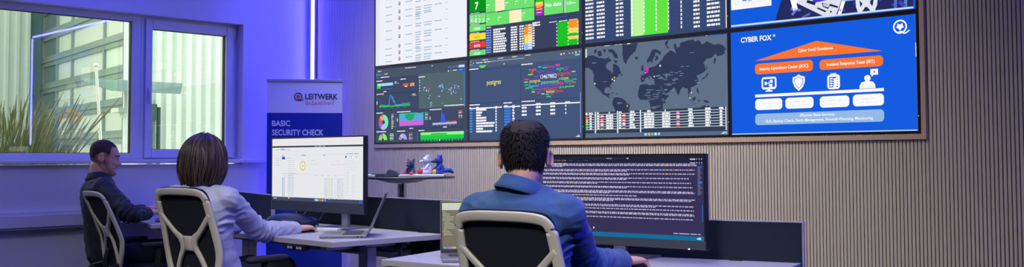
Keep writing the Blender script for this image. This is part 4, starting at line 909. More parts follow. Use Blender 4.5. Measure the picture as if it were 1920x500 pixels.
# middle desk
ZM = .755
k = lambda x, y: at_z(x, y, ZM)
fr2 = k(624.4, 453.9); f1 = k(506.8, 442.4); r2 = k(821.6, 439.2); b1 = k(695, 426.4); b2 = k(806, 436)
df = (fr2-f1).normalized(); db = (b2-b1).normalized(); dr = (r2-fr2).normalized()
br2 = isect(fr2, dr, b1, db); fl2 = fr2-df*1.62; bl2 = br2-db*1.6
nb = Vector((-db.y, db.x, 0))
def on_div(x, y):
    d = ray(x, y); t = (b1-CAM).dot(nb)/d.dot(nb); return CAM+d*t
de = on_div(853, 400); zt = (on_div(853, 374).z+on_div(690, 368.7).z)/2
dM = desk('desk', 'white desk in the middle with laptop and a bright white monitor on it', [(fl2.x,fl2.y),(fr2.x,fr2.y),(br2.x,br2.y),(bl2.x,bl2.y)], ZM, .028, [(bl2.x, bl2.y), (de.x, de.y)], .62, zt)
# left desk
ZL = .74
fr3 = at_z(283.5, 421, ZL); fl3 = at_z(255, 411.5, ZL); e3 = at_depth(505, 364.5, 7.0)
def fitz(): 
    z_ = .92; return at_z(505, 364.5, z_), at_z(443, 358, z_)
B3, A3 = fitz(); d3 = (fr3-fl3).normalized(); flx = fr3-d3*.98
d3b = (B3-A3).normalized(); blx = B3-d3b*1.0
B3e = at_z(513, 365.5, .92)
dL = desk('desk', 'white desk at the left below the windows, where the man in the dark shirt sits', [(flx.x,flx.y),(fr3.x,fr3.y),(B3.x,B3.y),(blx.x,blx.y)], ZL, .026, [(blx.x, blx.y), (B3.x+.03, B3.y)], .60, .92)

# height control under the middle desk
DMc = dM[0]
p = at_z(518.5, 459, ZM-.04)
c0 = DMc.location; b = MB()
a = at_z(512, 460, ZM-.045)
fdir = df; ndir = Vector((fdir.y, -fdir.x, 0))
base = fr2-fdir*.34; base.z = ZM-.03
def cb(b, u0, u1, v0, v1, z0, z1):
    b.prism([base+fdir*u0+ndir*v0+Vector((0,0,z0)), base+fdir*u1+ndir*v0+Vector((0,0,z0)), base+fdir*u1+ndir*v1+Vector((0,0,z0)), base+fdir*u0+ndir*v1+Vector((0,0,z0))], (0,0,z1-z0), Matrix.Translation(-c0))
b = MB(); cb(b, -.075, .075, -.04, .006, -.030, 0); hc = b.build('height_control', M_black, DMc, bevel=.006)
b = MB(); 
for x_ in (-.055,-.03,.03,.055):
    b = MB(); cb(b, x_-.009, x_+.009, .006, .008, -.022, -.010); b.build('button', mat('button_print', (170,175,190), .5), hc)
b = MB(); cb(b, -.012, .012, .006, .0075, -.022, -.008); b.build('display_window', mat('dark_display', (10,10,12), .2), hc)
# low side table under the right end of the middle desk
zs = .655
sp = [at_z(668, 463.5, zs), at_z(722, 472, zs), at_z(752, 472, zs), at_z(812, 452.3, zs)]
cS = sum(sp, Vector())/4; cS.z = 0
ST = thing('side_table', 'low white side table tucked under the right end of the middle desk', 'table', cS)
back = [sp[3]+Vector((-.16,.10,0)), sp[0]+Vector((-.22,.14,0))]
pts = [sp[0], sp[1]+(sp[1]-sp[0]).normalized()*-.03, sp[1].lerp(sp[2], .45)+Vector((.012,-.012,0)), sp[2]+(sp[3]-sp[2]).normalized()*.05, sp[3], back[0], back[1]]
b = MB(); b.prism([Vector((p_.x-cS.x, p_.y-cS.y, zs-.022)) for p_ in pts], (0,0,.022)); b.build('tabletop', M_white, ST, bevel=.002)
for x, y, w_ in ((737, 480, .085), (775, 470, .02), (811, 455, .03)):
    q_ = at_z(x, y-6, zs); q_ = q_+Vector((-.04,.05,0)); b = MB(); b.box((q_.x-cS.x-w_/2, q_.y-cS.y-.02, 0), (q_.x-cS.x+w_/2, q_.y-cS.y+.02, zs-.022)); b.build('leg', M_steelpaint, ST, bevel=.003)

# ------------------------------------------------------------------ monitors
def monitor(label, U_, centre, w, zlo, zhi, chin, bg, depth=.03, neck_u=0, desk_z=.74, draw=None):
    """U_ = unit vector to the right along the screen, centre = point on the screen plane (x, y)"""
    N = Vector((U_.y, -U_.x, 0)); ang = math.atan2(U_.y, U_.x)
    base = Vector((centre[0], centre[1], desk_z)); P = thing('monitor', label, 'monitor', base, ang)
    H0, H1 = zlo-desk_z, zhi-desk_z
    b = MB(); bz = .008
    b.box((-w/2, 0, H0), (w/2, depth, H1)); b.box((-w/2+.25, depth, H0+.1), (w/2-.25, depth+.03, H1-.1)); b.build('housing', M_black, P, bevel=.004)
    b = MB(); b.box((-w/2+.002, -.003, H0+.002), (w/2-.002, 0.0005, H0+chin)); b.build('chin', M_chin, P, bevel=.001)
    b = MB(); b.box((-w/2, -.003, H0+chin), (-w/2+bz, 0, H1)); b.box((w/2-bz, -.003, H0+chin), (w/2, 0, H1)); b.box((-w/2+bz, -.003, H1-bz), (w/2-bz, 0, H1)); b.build('bezel', M_black, P)
    cv = Canvas(Vector((centre[0], centre[1], 0))+N*.001, U_, (0,0,1), N); cv.step = .0002
    cv.rect(-w/2+bz, zlo+chin, w/2-bz, zhi-bz, emis(*bg, 1.0, True)); cv.lay = 1; cv.b = (-w/2+bz, zlo+chin, w/2-bz, zhi-bz)
    if draw: draw(cv)
    finish(cv, 'screen', P)
    b = MB(); b.box((neck_u-.03, depth+.02, .01), (neck_u+.03, depth+.045, (H0+H1)/2)); b.build('stand_neck', M_steel, P, bevel=.004)
    b = MB(); b.box((neck_u-.14, -.06, 0), (neck_u+.14, .20, .010)); b.build('stand_base', M_steel, P, bevel=.004)
    return P
def draw_mid(c):
    x0, y0, x1, y1 = c.b; W_ = x1-x0; H_ = y1-y0; g1_, g2_, g3_ = glow(196,206,216), glow(214,220,224), glow(150,158,166)
    X = lambda px: x0+W_*(px-514.5)/(682-514.5)      # spacing read off the picture, slightly wider towards the right
    def XX(px, py=320): return c.px(px, py)[0]
    def YY(px, py): return c.px(px, py)[1]
    c.rect(x0, y1-.040, x1, y1, glow(236,232,234)); c.rect(x0, y1-.056, x1, y1-.046, glow(52,56,74)); c.words(XX(590), XX(610), y1-.051, .003, g2_); c.words(XX(520), XX(675), y1-.026, .003, g2_, gap=.02); c.words(XX(516), XX(545), y1-.070, .004, glow(160,180,210))
    c.rect(x0, y0, x1, y0+.022, glow(70,76,104)); c.words(x0+.02, x0+.06, y0+.012, .004, WHITE)
    ub = XX(588); 
    for k, cc in enumerate(((40,110,240),(235,240,245),(235,240,245),(235,240,245),(60,170,90),(240,160,40),(230,90,60),(220,220,240),(60,120,230),(60,200,220),(70,90,220))): c.rect(ub+k*.013, y0+.005, ub+k*.013+.012, y0+.017, glow(*cc))
    c.rect(x1-.04, y0+.002, x1-.006, y0+.018, glow(30,110,230))
    # left column, rows and right column
    for k, y in enumerate((292, 297, 300, 304, 309)): c.words(XX(516), XX(523+(k*7) % 5), YY(516, y), .004, g1_)
    c.words(XX(527), XX(533), YY(527, 280), .007, g3_); c.words(XX(533), XX(560), YY(530, 283.5), .003, g2_)
    for a_, e_, y in ((528,533,292),(565,574,291),(606,610,290.5)): c.words(XX(a_), XX(e_), YY(a_, y), .005, g3_)
    c.rect(XX(528.5), YY(528.5, 298.5), XX(534.5), YY(528.5, 294), glow(20,90,200)); c.words(XX(536), XX(546), YY(536, 296), .005, g1_)
    for k in range(9): c.words(XX(540), XX(552), YY(540, 300.5+k*3.9), .0035, g1_)
    a = (XX(567.6), YY(567.6, 310.5)); c.disc(a[0], a[1], .031, glow(226,206,60), r0=.024, asp=1.0); c.words(a[0]-.005, a[0]+.005, a[1], .008, g3_)
    for k, (x, e_, y) in enumerate(((583,592,300.5),(583,598,307),(632,637,301.5),(620,650,308.5))): c.words(XX(x), XX(e_), YY(x, y), .004, g1_ if k != 3 else glow(236,206,180))
    c.rect(XX(528), YY(528,326.4), XX(646), YY(528,325.8), g2_); c.words(XX(528), XX(560), YY(528, 325), .004, g1_)
    for x in (533, 541, 590, 602, 614, 626): c.words(XX(x), XX(x+5), YY(x, 329), .004, g1_)
    n = 17; va = YY(540, 333); vb_ = YY(540, 369)
    for k in range(n):
        v = va+(vb_-va)*k/(n-1)
        c.rect(XX(529), v-.003, XX(531), v+.003, glow(150,180,220)); c.rect(XX(532.5), v-.003, XX(534), v+.003, glow(150,180,220)); c.words(XX(540), XX(551), v, .004, g1_); c.words(XX(608), XX(615), v, .004, g1_); c.rect(XX(616.6), v-.006, XX(618), v+.006, glow(232,210,120)); c.words(XX(620), XX(624), v, .004, g1_); c.words(XX(632), XX(644), v, .004, g1_); c.words(XX(626), XX(629), v, .0035, g2_)
        c.words(XX(650), XX(655-k % 3), v+.04, .004, g2_); c.words(XX(660), XX(668-k % 4), v+.02, .0035, g2_)
    c.rect(XX(646.5), YY(646, 372), XX(646.9), YY(646, 282), g2_); c.rect(XX(528), YY(528,290.5), XX(645), YY(528,290), g2_)
    c.words(XX(649), XX(674), YY(649, 288), .004, glow(110,150,200)); c.words(XX(647.5), XX(650), YY(647, 293.7), .012, glow(30,90,200)); c.words(XX(667), XX(670), YY(667, 293.7), .012, glow(230,200,150)); c.words(XX(656), XX(659), YY(656, 293), .009, glow(190,210,235))
    for k in range(5): c.words(XX(649), XX(665+(k*5) % 9), YY(649, 300+k*4.5), .0035, g2_)
    c.rect(XX(540), YY(540,372)+.001, XX(543.5), YY(540,369.5), glow(240,190,60))
pR = at_plane(683, 330, 1, -1.45); mw = pR.x-at_plane(509.3, 330, 1, -1.45).x
zt_ = (at_plane(509.5, 257, 1, -1.45).z+at_plane(683, 254.8, 1, -1.45).z)/2; zb_ = at_plane(683, 402.5, 1, -1.45).z
zc_ = (at_plane(682, 383.5, 1, -1.45).z+at_plane(514.6, 372.8, 1, -1.45).z)/2
nk = at_plane(643, 410, 1, -1.41).x-(pR.x-mw/2)
monitor('wide monitor with a white page on screen, on the middle desk behind the laptop', Vector((1,0,0)), (pR.x-mw/2, -1.45), mw, zb_, zt_, zc_-zb_, (232,232,236), neck_u=nk, desk_z=ZM, draw=draw_mid)
def draw_right(c):
    x0, y0, x1, y1 = c.b; rnd = random.Random(4); tx = glow(180,174,204); ye = glow(220,190,80)
    XX = lambda px: c.px(px, 380)[0]
    c.rect(x0, y1-.028, x1, y1, glow(34,36,58)); c.rect(x0, y0, x1, y0+.017, glow(16,112,160)); c.rect(x0, y0+.017, x1, y0+.021, glow(74,56,92)); c.rect(XX(1105), y1-.014, XX(1178), y1-.008, glow(54,58,80)); c.words(XX(1138), XX(1148), y1-.011, .004, tx); c.words(XX(1176), XX(1179), y1-.011, .006, WHITE)
    c.words(XX(1022), XX(1030), y1-.019, .005, tx); c.words(XX(1036), XX(1062), y1-.019, .006, ye, gap=.004); c.words(XX(1022), XX(1062), y1-.034, .006, tx, gap=.004)
    for x in (1067, 1082, 1095): c.words(XX(x), XX(x+8), y1-.020, .004, glow(120,120,150))
    k = 1022
    ys = [307.5,309.8,311.8,318,320.3,325.3,327.3,333.6,335.8,341.8,344,349.6,351.5,357.8,360,361.6,366.4,371.8,374,376.2,384,386.3,391.2,398,400.2,407.2]
    ends = [1305,1307,1056,1303,1176,1303,1180,1292,1176,1296,1120,1299,1176,1300,1303,1142,1194,1303,1296,1150,1300,1230,1301,1300,1302,1299]
    for y, e in zip(ys, ends):
        v = c.px(1170, y+.0)[1]; c.words(x0+.012, XX(e), v, .0044, tx, .004, .02, .0035, alt=ye if y in (309.8,325.3,341.8,366.4,398) else None)
    for x, y in ((1090,425.5),(1101,431.6),(1112,426),(1106,429)): c.words(XX(x), XX(x+2), c.px(x, y)[1], .007, WHITE)
    c.words(XX(1090), XX(1097), c.px(1090,426)[1], .006, WHITE)
    for k in range(22): c.words(XX(1308.6), XX(1316-(k*3) % 4), y1-.05-k*.0052, .0028, glow(110,112,140), gap=.002)
    c.rect(XX(1308.6), y1-.112, XX(1317), y1-.107, glow(50,110,230)); c.rect(XX(1308.6), y1-.046, XX(1318), y1-.043, glow(40,90,210)); c.rect(XX(1316.5), y1-.27, XX(1317.5), y1-.20, glow(50,110,230))
    for k in range(4): c.rect(XX(1294.5+k*2.6), y1-.018, XX(1296.2+k*2.6), y1-.012, WHITE); c.rect(XX(1294.5+k*2.6), y1-.032, XX(1296+k*2.6), y1-.027, glow(190,200,240))
    for x in (1306.5, 1311.5, 1316): c.rect(XX(x), y1-.017, XX(x+1), y1-.012, WHITE); c.rect(XX(x), y1-.031, XX(x+1), y1-.027, WHITE)
    c.words(XX(1262), XX(1313), y0+.026, .004, tx, gap=.004); c.rect(XX(1306), y0+.006, XX(1313), y0+.010, WHITE); c.rect(XX(1309), y0+.004, XX(1314), y0+.014, glow(170,230,200))
ang = math.radians(7); U7 = Vector((math.cos(ang), math.sin(ang), 0)); mc0 = Vector((3.70,-1.655,0)); N7 = Vector((U7.y,-U7.x,0))
def on7(x, y):
    d = ray(x, y); t = (mc0-CAM).dot(N7)/d.dot(N7); return CAM+d*t
tr_ = on7(1322.5, 289.5); uR = (tr_-mc0).dot(U7); zlo_ = on7(1322, 469.5).z; zch = on7(1316, 451.5).z; uN = (on7(1150, 470)-mc0).dot(U7)
uL = (on7(1018, 288)-mc0).dot(U7)-.02; wR = uR-uL; cR = mc0+U7*((uR+uL)/2)
monitor('large wide monitor with dark purple screen full of text rows, on the right desk', U7, (cR.x, cR.y), wR, zlo_, (tr_.z+on7(1025,287.5).z)/2, zch-zlo_, (56,50,88), neck_u=uN-(uR+uL)/2, desk_z=ZR_, draw=draw_right)
b = MB(); q_ = on7(1293, 466.3)+N7*.004; b.box(q_-Vector((.003,.003,.003)), q_+Vector((.003,.003,.003)))
mon = [o for o in bpy.data.objects if o.name.startswith('monitor') and o.get('category')][-1]
attach(b.build('power_light', emis(220,225,255,1.2)), mon)

# ------------------------------------------------------------------ laptops
def laptop(label, hinge, hdir, udir, w, d, tilt, z, screen=None, bg=(120,112,100)):
    """hinge = left end of the hinge seen from the user, hdir = along the hinge, udir = from hinge to user"""
    ang = math.atan2(hdir.y, hdir.x); P = thing('laptop', label, 'laptop', (hinge.x, hinge.y, z), ang)
    sgn = 1 if udir.dot(Vector((-hdir.y, hdir.x, 0))) > 0 else -1
    Y = lambda v: sgn*v
    def bx(b, x0, x1, y0, y1, z0, z1): b.box((x0, min(Y(y0),Y(y1)), z0), (x1, max(Y(y0),Y(y1)), z1))
    b = MB(); bx(b, 0, w, 0, d, .002, .016); b.build('laptop_base', M_lapt, P, bevel=.003)
    b = MB(); bx(b, .03, w-.03, .03, .13, .0162, .0168)
    for r in range(5):
        for k in range(14):
            x = .032+k*(w-.064)/14; bx(b, x, x+(w-.064)/14-.003, .033+r*.0195, .033+r*.0195+.016, .0165, .0185)
    b.build('keyboard', M_keys, P)
    b = MB(); bx(b, w/2-.06, w/2+.06, .145, .145+.075, .016, .0165); b.build('touchpad', mat('touchpad', (130,130,140), .3, metal=.4), P)
    for xa_, xb_2, ya_, yb_2 in ((-.0005,0,.02,.03), (-.0005,0,.04,.052), (-.0005,0,.062,.069), (w,w+.0005,.02,.03), (w,w+.0005,.04,.052)):
        b = MB(); bx(b, xa_, xb_2, ya_, yb_2, .006, .011); b.build('port', M_black, P)
    Rm = Matrix.Translation((0, 0, .017)) @ Matrix.Rotation(sgn*tilt, 4, 'X')
    b = MB(); h = d*.98; y0, y1 = sorted((Y(-.006), Y(0))); b.box((0, y0, 0), (w, y1, h), Rm); lid = b.build('lid', M_lapt, P, bevel=.0015)
    b = MB(); y0, y1 = sorted((Y(0), Y(.0006))); b.box((.002, y0, .002), (w-.002, y1, h-.002), Rm); b.build('screen_bezel', M_black, lid)
    b = MB(); b.mats = []
    def sr(u0, v0, u1, v1, m, l=1): b.mat(m); yy = Y(.0006+.0004*l); pts = [(u0,yy,v0),(u1,yy,v0),(u1,yy,v1),(u0,yy,v1)]; b.add([Rm @ Vector(p_) for p_ in pts], [(0,1,2,3)])
    sr(.008, .016, w-.008, h-.008, emis(*bg, 1.0, True))
    if screen: screen(sr, w, h)
    b.build('screen', None, lid, fix=False)
    return P
B_ = at_z(687, 446, ZM); vdir = B_-CAM; vdir.z = 0; vdir.normalize(); 
hd = Matrix.Rotation(math.radians(-3.5), 3, 'Z') @ vdir; ud = Vector((-hd.y, hd.x, 0))
def lp1(sr, w, h): sr(.008,.016,w-.008,.03,emis(60,70,90),2)
# hinge runs away from the camera, the user sits to the left
Lw = .335; Ld = .245
laptop('open silver laptop seen from the side, lid leaning back, on the middle desk', B_, hd, ud, Lw, Ld, math.radians(24), ZM, lp1, (150,160,190))
H2 = at_z(826, 482, ZR_)
hd2 = Vector((math.cos(math.radians(50)), math.sin(math.radians(50)), 0)); ud2 = Vector((hd2.y, -hd2.x, 0))
def lp2(sr, w, h):
    sr(.008, h-.040, w-.008, h-.008, emis(206,208,200), 2); sr(.008, h-.012, w-.008, h-.008, emis(196,240,60), 3); sr(.008,.016,w-.008,.026,emis(92,84,78),2)
    rnd = random.Random(2); g = emis(176,182,160)
    for k in range(15):
        v = h-.05-k*.0072; a = .011+rnd.choice((0,.004,.008))
        for q in range(rnd.randint(2, 6)): sr(a, v, a+.006, v+.0035, g, 2); a += .008
    for k, cc in enumerate(((60,190,230),(150,120,200),(160,130,210),(170,140,220),(180,160,230),(240,190,60),(90,140,230),(230,230,120))): sr(.014+k*.009, .020, .022+k*.009, .028, emis(*cc), 3)
laptop('open laptop with a brown-grey terminal screen, on the right desk beside the white chair back', H2, hd2, ud2, .33, .235, math.radians(12), ZR_, lp2, (122,114,98))

# small things on the middle desk
def lay(name, px, py, z, w, d, h, rz, m, label, cat, bev=.003):
    p = at_z(px, py, z); b = MB(); b.box((-w/2,-d/2,0),(w/2,d/2,h)); o = b.build(name, m, None, bevel=bev, loc=p); o.rotation_euler.z = rz; return tag(o, label, cat)
lay('notebook', 612, 433, ZM, .15, .10, .016, math.radians(40), mat('paper_cream'), 'pale cream notebook lying on the middle desk, right of the mouse', 'notebook')
# mouse of the middle person is placed with the hand
def cable(name, pts, r, label, m=M_black):
    b = MB(); base = Vector(pts[0]); P_ = [Vector(p)-base for p in pts]; sm = []
    n = len(P_)
    for i in range(n-1):
        p0, p1, p2, p3 = P_[max(i-1,0)], P_[i], P_[i+1], P_[min(i+2,n-1)]
        for k in range(6):
            t = k/6; sm.append(.5*((2*p1)+(p2-p0)*t+(2*p0-5*p1+4*p2-p3)*t*t+(3*p1-p0-3*p2+p3)*t**3))
    sm.append(P_[-1]); b.tube(sm, r, 6); return tag(b.build(name, m, None, smooth=True, loc=base), label, 'cable')
cz = ZM+.004
cable('usb_cable', [at_z(600, 427, cz), at_z(625, 428.5, cz), at_z(650, 431, cz), at_z(668, 435, cz)], .003, 'thin dark cable lying on the middle desk behind the laptop')
cable('monitor_cable', [at_plane(610, 394, 1, -1.40), at_plane(603, 404, 1, -1.37), at_plane(597, 416, 1, -1.36), at_z(596, 425.5, ZM+.004)], .0045, 'blue-black cable hanging below the bright monitor, left of its stand', mat('blue_cable', (30,44,110), .4))
cable('video_cable', [at_plane(577, 391, 1, -1.40), at_plane(573, 397, 1, -1.38), at_plane(569, 402, 1, -1.37), at_plane(567, 408, 1, -1.36), at_plane(565,412,1,-1.35)], .0035, 'thin grey cable hanging below the left part of the bright monitor', mat('grey_cable', (120,124,134), .4))
# dark cushion-like pouch behind the hand
p = at_z(542, 424, ZM); b = MB()
for sx in range(1): pass
b.ball((0,0,.035), (.15,.085,.048), n=28); b.ball((.10,0,.028), (.09,.07,.034), n=24); b.ball((-.12,0,.014),(.10,.07,.02),n=24)
o = remesh_obj(b, 'soft_pouch', .005, mat('dark_blue_nylon', (24,34,84), .45, noise_amt=.08, noise_scale=30), None, 6); o.location = p; o.rotation_euler.z = math.radians(40); tag(o, 'dark blue padded pouch lying on the middle desk, behind the resting hand', 'pouch')

# ------------------------------------------------------------------ office chairs
def smooth_path(ctrl, n=8, closed=False):
    out = []; k = len(ctrl); R_ = range(k if closed else k-1)
    for i in R_:
        g = (lambda j: Vector(ctrl[j % k])) if closed else (lambda j: Vector(ctrl[max(0, min(k-1, j))]))
        p0, p1, p2, p3 = g(i-1), g(i), g(i+1), g(i+2)
        for q in range(n):
            t = q/n; out.append(.5*((2*p1)+(p2-p0)*t+(2*p0-5*p1+4*p2-p3)*t*t+(3*p1-p0-3*p2+p3)*t**3))
    if not closed: out.append(Vector(ctrl[-1]))
    return out
def back_y(x, z): # backrest surface, local +Y forward
    t = (z-.66); return -.205 - (REC*t if t > 0 else .10*t) - .25*t*t*(t > 0) + .30*x*x
def ribbon(b, path, w, th, off=0, closed=False, n=10):
    """flat band following path (x, z) on the backrest, w = width list or value, th = thickness"""
    k = len(path); rings = []
    for i, p in enumerate(path):
        a = path[(i-1) % k] if (closed or i) else p; c_ = path[(i+1) % k] if (closed or i < k-1) else p
        t = Vector((c_[0]-a[0], c_[1]-a[1])); t = t.normalized() if t.length else Vector((1,0)); nn = Vector((-t.y, t.x)); ww = w[i] if isinstance(w, list) else w
        ring = []
        for j in range(n):
            an = 2*PI*j/n+PI/n; cu, su = math.cos(an), math.sin(an)
            u = (abs(cu)**.55)*(1 if cu > 0 else -1)*ww/2; v = (abs(su)**.55)*(1 if su > 0 else -1)*th/2
            x, z = p[0]+nn.x*u, p[1]+nn.y*u; ring.append((x, back_y(x, z)+off+v, z))
        rings.append(ring)
    b.rings(rings, cap=not closed, closed=closed)
HALF = [(0,.985),(.10,.984),(.17,.978),(.2,.965),(.213,.935),(.217,.88),(.222,.80),(.230,.72),(.230,.66),(.215,.60),(.185,.54),(.15,.49),(.10,.462)]
OUT = HALF+[(-x, z) for x, z in HALF[::-1]][:-1]
OUT = [Vector((x, z, 0)) for x, z in OUT]
def make_chair(label, pos, facing, lift=0.0, recline=.20, wide=1.0):
    global REC
    REC = recline
    root = thing('office_chair', label, 'office chair', (0,0,0), 0, 'office chairs at the desks')
    loop = [Vector((p.x, p.y)) for p in smooth_path(OUT, 5, True)]
    b = MB(); ws = []
    for p in loop: ws.append(.040 if p.y > .93 else (.044 if p.y > .6 else .040))
    cen = [Vector((p.x*.925, p.y-(.02 if p.y > .93 else 0))) for p in loop]
    ribbon(b, cen, [.036 if p.y > .93 else .042 for p in loop], .020, -.008, True, 14); fr = b.build('back_frame', M_chair, root, smooth=True)
    b = MB()
    for s_ in (-1, 1):
        arm = smooth_path([(s_*.205,.856,0),(s_*.15,.808,0),(s_*.10,.765,0),(s_*.062,.740,0),(s_*.045,.712,0),(s_*.055,.680,0),(s_*.085,.640,0),(s_*.118,.575,0),(s_*.14,.495,0)], 5)
        n_ = len(arm); ws = [.026+.020*math.exp(-((i/n_-.46)/.14)**2) for i in range(n_)]
        ribbon(b, [Vector((p.x, p.y)) for p in arm], ws, .018, -.010, False, 14)
    ribbon(b, [Vector((-.052,.712)), Vector((0,.712)), Vector((.052,.712))], .074, .016, -.010, False, 14)
    b.build('cross_brace', M_chair, root, smooth=True)
    # mesh panel
    b = MB(); ring_o = [Vector((p.x*.965, p.y+.002 if p.y > .9 else p.y)) for p in loop]; cz_ = Vector((0,.72)); rings = []
    K = 8
    for q in range(K, 0, -1):
        f_ = q/K; rings.append([(cz_.x+(p.x-cz_.x)*f_, back_y(cz_.x+(p.x-cz_.x)*f_, cz_.y+(p.y-cz_.y)*f_)+.002, cz_.y+(p.y-cz_.y)*f_) for p in ring_o])
    inner = rings[-1]; front = [[(x, y+.007, z) for x, y, z in r] for r in rings[::-1]]
    b.rings(rings+[[(0, back_y(0,.72)+.002,.72)]*len(loop)], cap=False); b.rings([[(0, back_y(0,.72)+.009,.72)]*len(loop)]+front, cap=False); b.rings([rings[0], front[-1]], cap=False)
    b.build('back_mesh', M_meshf, root, smooth=True, fix=False)
    # spine bracket with hoops
    b = MB(); b.tube(smooth_path([(0,-.215,.60),(0,-.235,.50),(0,-.20,.41),(0,-.06,.385)], 6), .02, 12, flat=.7); b.build('back_bracket', M_black, root, smooth=True)
    for s_ in (-1, 1):
        b = MB(); b.tube(smooth_path([(s_*.14,-.20,.50),(s_*.17,-.27,.48),(s_*.17,-.28,.42),(s_*.13,-.22,.385),(s_*.06,-.10,.385)], 6), .012, 10); b.build('side_hoop', M_black, root, smooth=True)
    # seat
    b = MB(); rings = []
    for zz, sc in ((.405,.90),(.41,.97),(.43,1.0),(.455,1.0),(.472,.96),(.478,.86)):
        r_ = []
        for j in range(40):
            a = 2*PI*j/40; cu, su = math.cos(a), math.sin(a); r_.append((.245*sc*(abs(cu)**.6)*(1 if cu > 0 else -1), .03+.235*sc*(abs(su)**.6)*(1 if su > 0 else -1), zz))
        rings.append(r_)
    b.rings(rings); b.build('seat', M_meshf, root, smooth=True)
    b = MB(); b.box((-.10,-.12,.36), (.10,.12,.404)); b.build('seat_mechanism', M_black, root, bevel=.012)
    for s_ in (-1, 1):
        b = MB(); b.tube(smooth_path([(s_*.12,.0,.385),(s_*.25,-.0,.385),(s_*.285,-.0,.43),(s_*.29,-.0,.62)], 6), .018, 10, flat=.8); ar = b.build('armrest', M_black, root, smooth=True)
        b = MB(); rings = []
        for zz, sc in ((.62,.9),(.628,1),(.64,1),(.648,.9)):
            rings.append([(s_*.285+.042*sc*(abs(math.cos(a))**.7)*(1 if math.cos(a) > 0 else -1), .02+.125*sc*(abs(math.sin(a))**.8)*(1 if math.sin(a) > 0 else -1), zz) for a in [2*PI*j/28 for j in range(28)]])
        b.rings(rings); b.build('arm_pad', M_black2, ar, smooth=True)
    b = MB(); b.tube([(0,0,.10),(0,0,.24)], .028, 16); b.tube([(0,0,.24),(0,0,.37)], .016, 16); b.build('gas_column', M_black, root, smooth='auto')
    if lift:
        for o in kids(root):
            o.location.z += lift
        for o in kids(root):
            if o.name.startswith('gas_column'): o.location.z -= 0; o.scale.z = (.37+lift-.0)/.37; o.location.z = 0
    for k in range(5):
        a = 2*PI*k/5+.3; d = Vector((math.cos(a), math.sin(a), 0)); b = MB(); b.tube([d*.03+Vector((0,0,.10)), d*.18+Vector((0,0,.095)), d*.31+Vector((0,0,.075))], [.028,.022,.016], 10); b.build('base_arm', M_steelpaint, root, smooth=True)
        s_ = Vector((-d.y, d.x, 0)); b = MB(); b.tube([d*.31-s_*.024+Vector((0,0,.028)), d*.31-s_*.006+Vector((0,0,.028))], .028, 16); b.tube([d*.31+s_*.006+Vector((0,0,.028)), d*.31+s_*.024+Vector((0,0,.028))], .028, 16); b.tube([d*.31+Vector((0,0,.03)), d*.31+Vector((0,0,.08))], .008, 8); b.build('caster', M_black, root, smooth='auto')
    root.location = (pos.x, pos.y, 0); root.rotation_euler.z = facing-PI/2
    for o in kids(root):
        if o.name.split('.')[0] in ('back_frame', 'cross_brace', 'back_mesh'): o.scale.x = wide
    return root
# ------------------------------------------------------------------ people
M_skin = mat('skin', (214,160,138), .5, noise_amt=.05, noise_scale=25, bump=.1, bump_scale=300)
M_skin.node_tree.nodes['Principled BSDF'].inputs['Subsurface Weight'].default_value = .08
M_skin.node_tree.nodes['Principled BSDF'].inputs['Subsurface Radius'].default_value = (.01,.004,.002)
HR = [(-.122,.016,.060,.030),(-.114,.034,.080,.005),(-.100,.046,.088,-.014),(-.085,.053,.087,-.030),(-.070,.058,.082,-.046),(-.055,.062,.085,-.060),(-.040,.065,.084,-.072),(-.020,.069,.083,-.086),
      (0,.0715,.082,-.094),(.02,.073,.087,-.100),(.04,.0745,.090,-.102),(.06,.0735,.084,-.100),(.08,.068,.072,-.092),(.095,.058,.056,-.078),(.107,.044,.036,-.058),(.115,.027,.016,-.036),(.1185,.010,-.002,-.018)]
def head_at(z):
    if z <= HR[0][0]: return HR[0][1:]
    for a, b in zip(HR, HR[1:]):
        if a[0] <= z <= b[0]:
            t = (z-a[0])/(b[0]-a[0]); t = t*t*(3-2*t)*.4+t*.6; return tuple(a[i]*(1-t)+b[i]*t for i in (1, 2, 3))
    return HR[-1][1:]
def gauss(x, c, s): return math.exp(-((x-c)/s)**2)
def head_pt(th, z, off=0.0, face=True):
    """local point of the head surface; +Y = face, +X = the person's right"""
    a, yf, yb = head_at(z); cy = (yf+yb)/2; b_ = (yf-yb)/2; cu, su = math.cos(th), math.sin(th); e = 2/2.25
    x = (a+off)*(abs(cu)**e)*(1 if cu > 0 else -1); y = cy+(b_+off)*(abs(su)**e)*(1 if su > 0 else -1)
    if face and su > 0:
        n = .008*gauss(z,.012,.02)+.028*gauss(z,-.028,.015)+.015*gauss(z,-.008,.016)
        y += n*gauss(x,0,.0150+.004*gauss(z,-.03,.012))
        y += .007*gauss(z,-.052,.0055)*gauss(x,0,.020)+.0075*gauss(z,-.064,.006)*gauss(x,0,.017)-.004*gauss(z,-.0575,.0025)*gauss(x,0,.022)-.003*gauss(z,-.074,.006)*gauss(x,0,.02)
        y += .008*gauss(z,-.098,.012)*gauss(x,0,.016)
        for s_ in (-1, 1):
            y -= .012*gauss(x,s_*.031,.014)*gauss(z,.006,.012); y += .006*gauss(x,s_*.03,.018)*gauss(z,.026,.007); y -= .004*gauss(x,s_*.045,.014)*gauss(z,-.045,.02); y += .003*gauss(x,s_*.045,.015)*gauss(z,-.012,.012)
    return Vector((x, y, z))
def capsule_in(b, M, pts, rs): b.capsule([M @ Vector(p) for p in pts], rs)
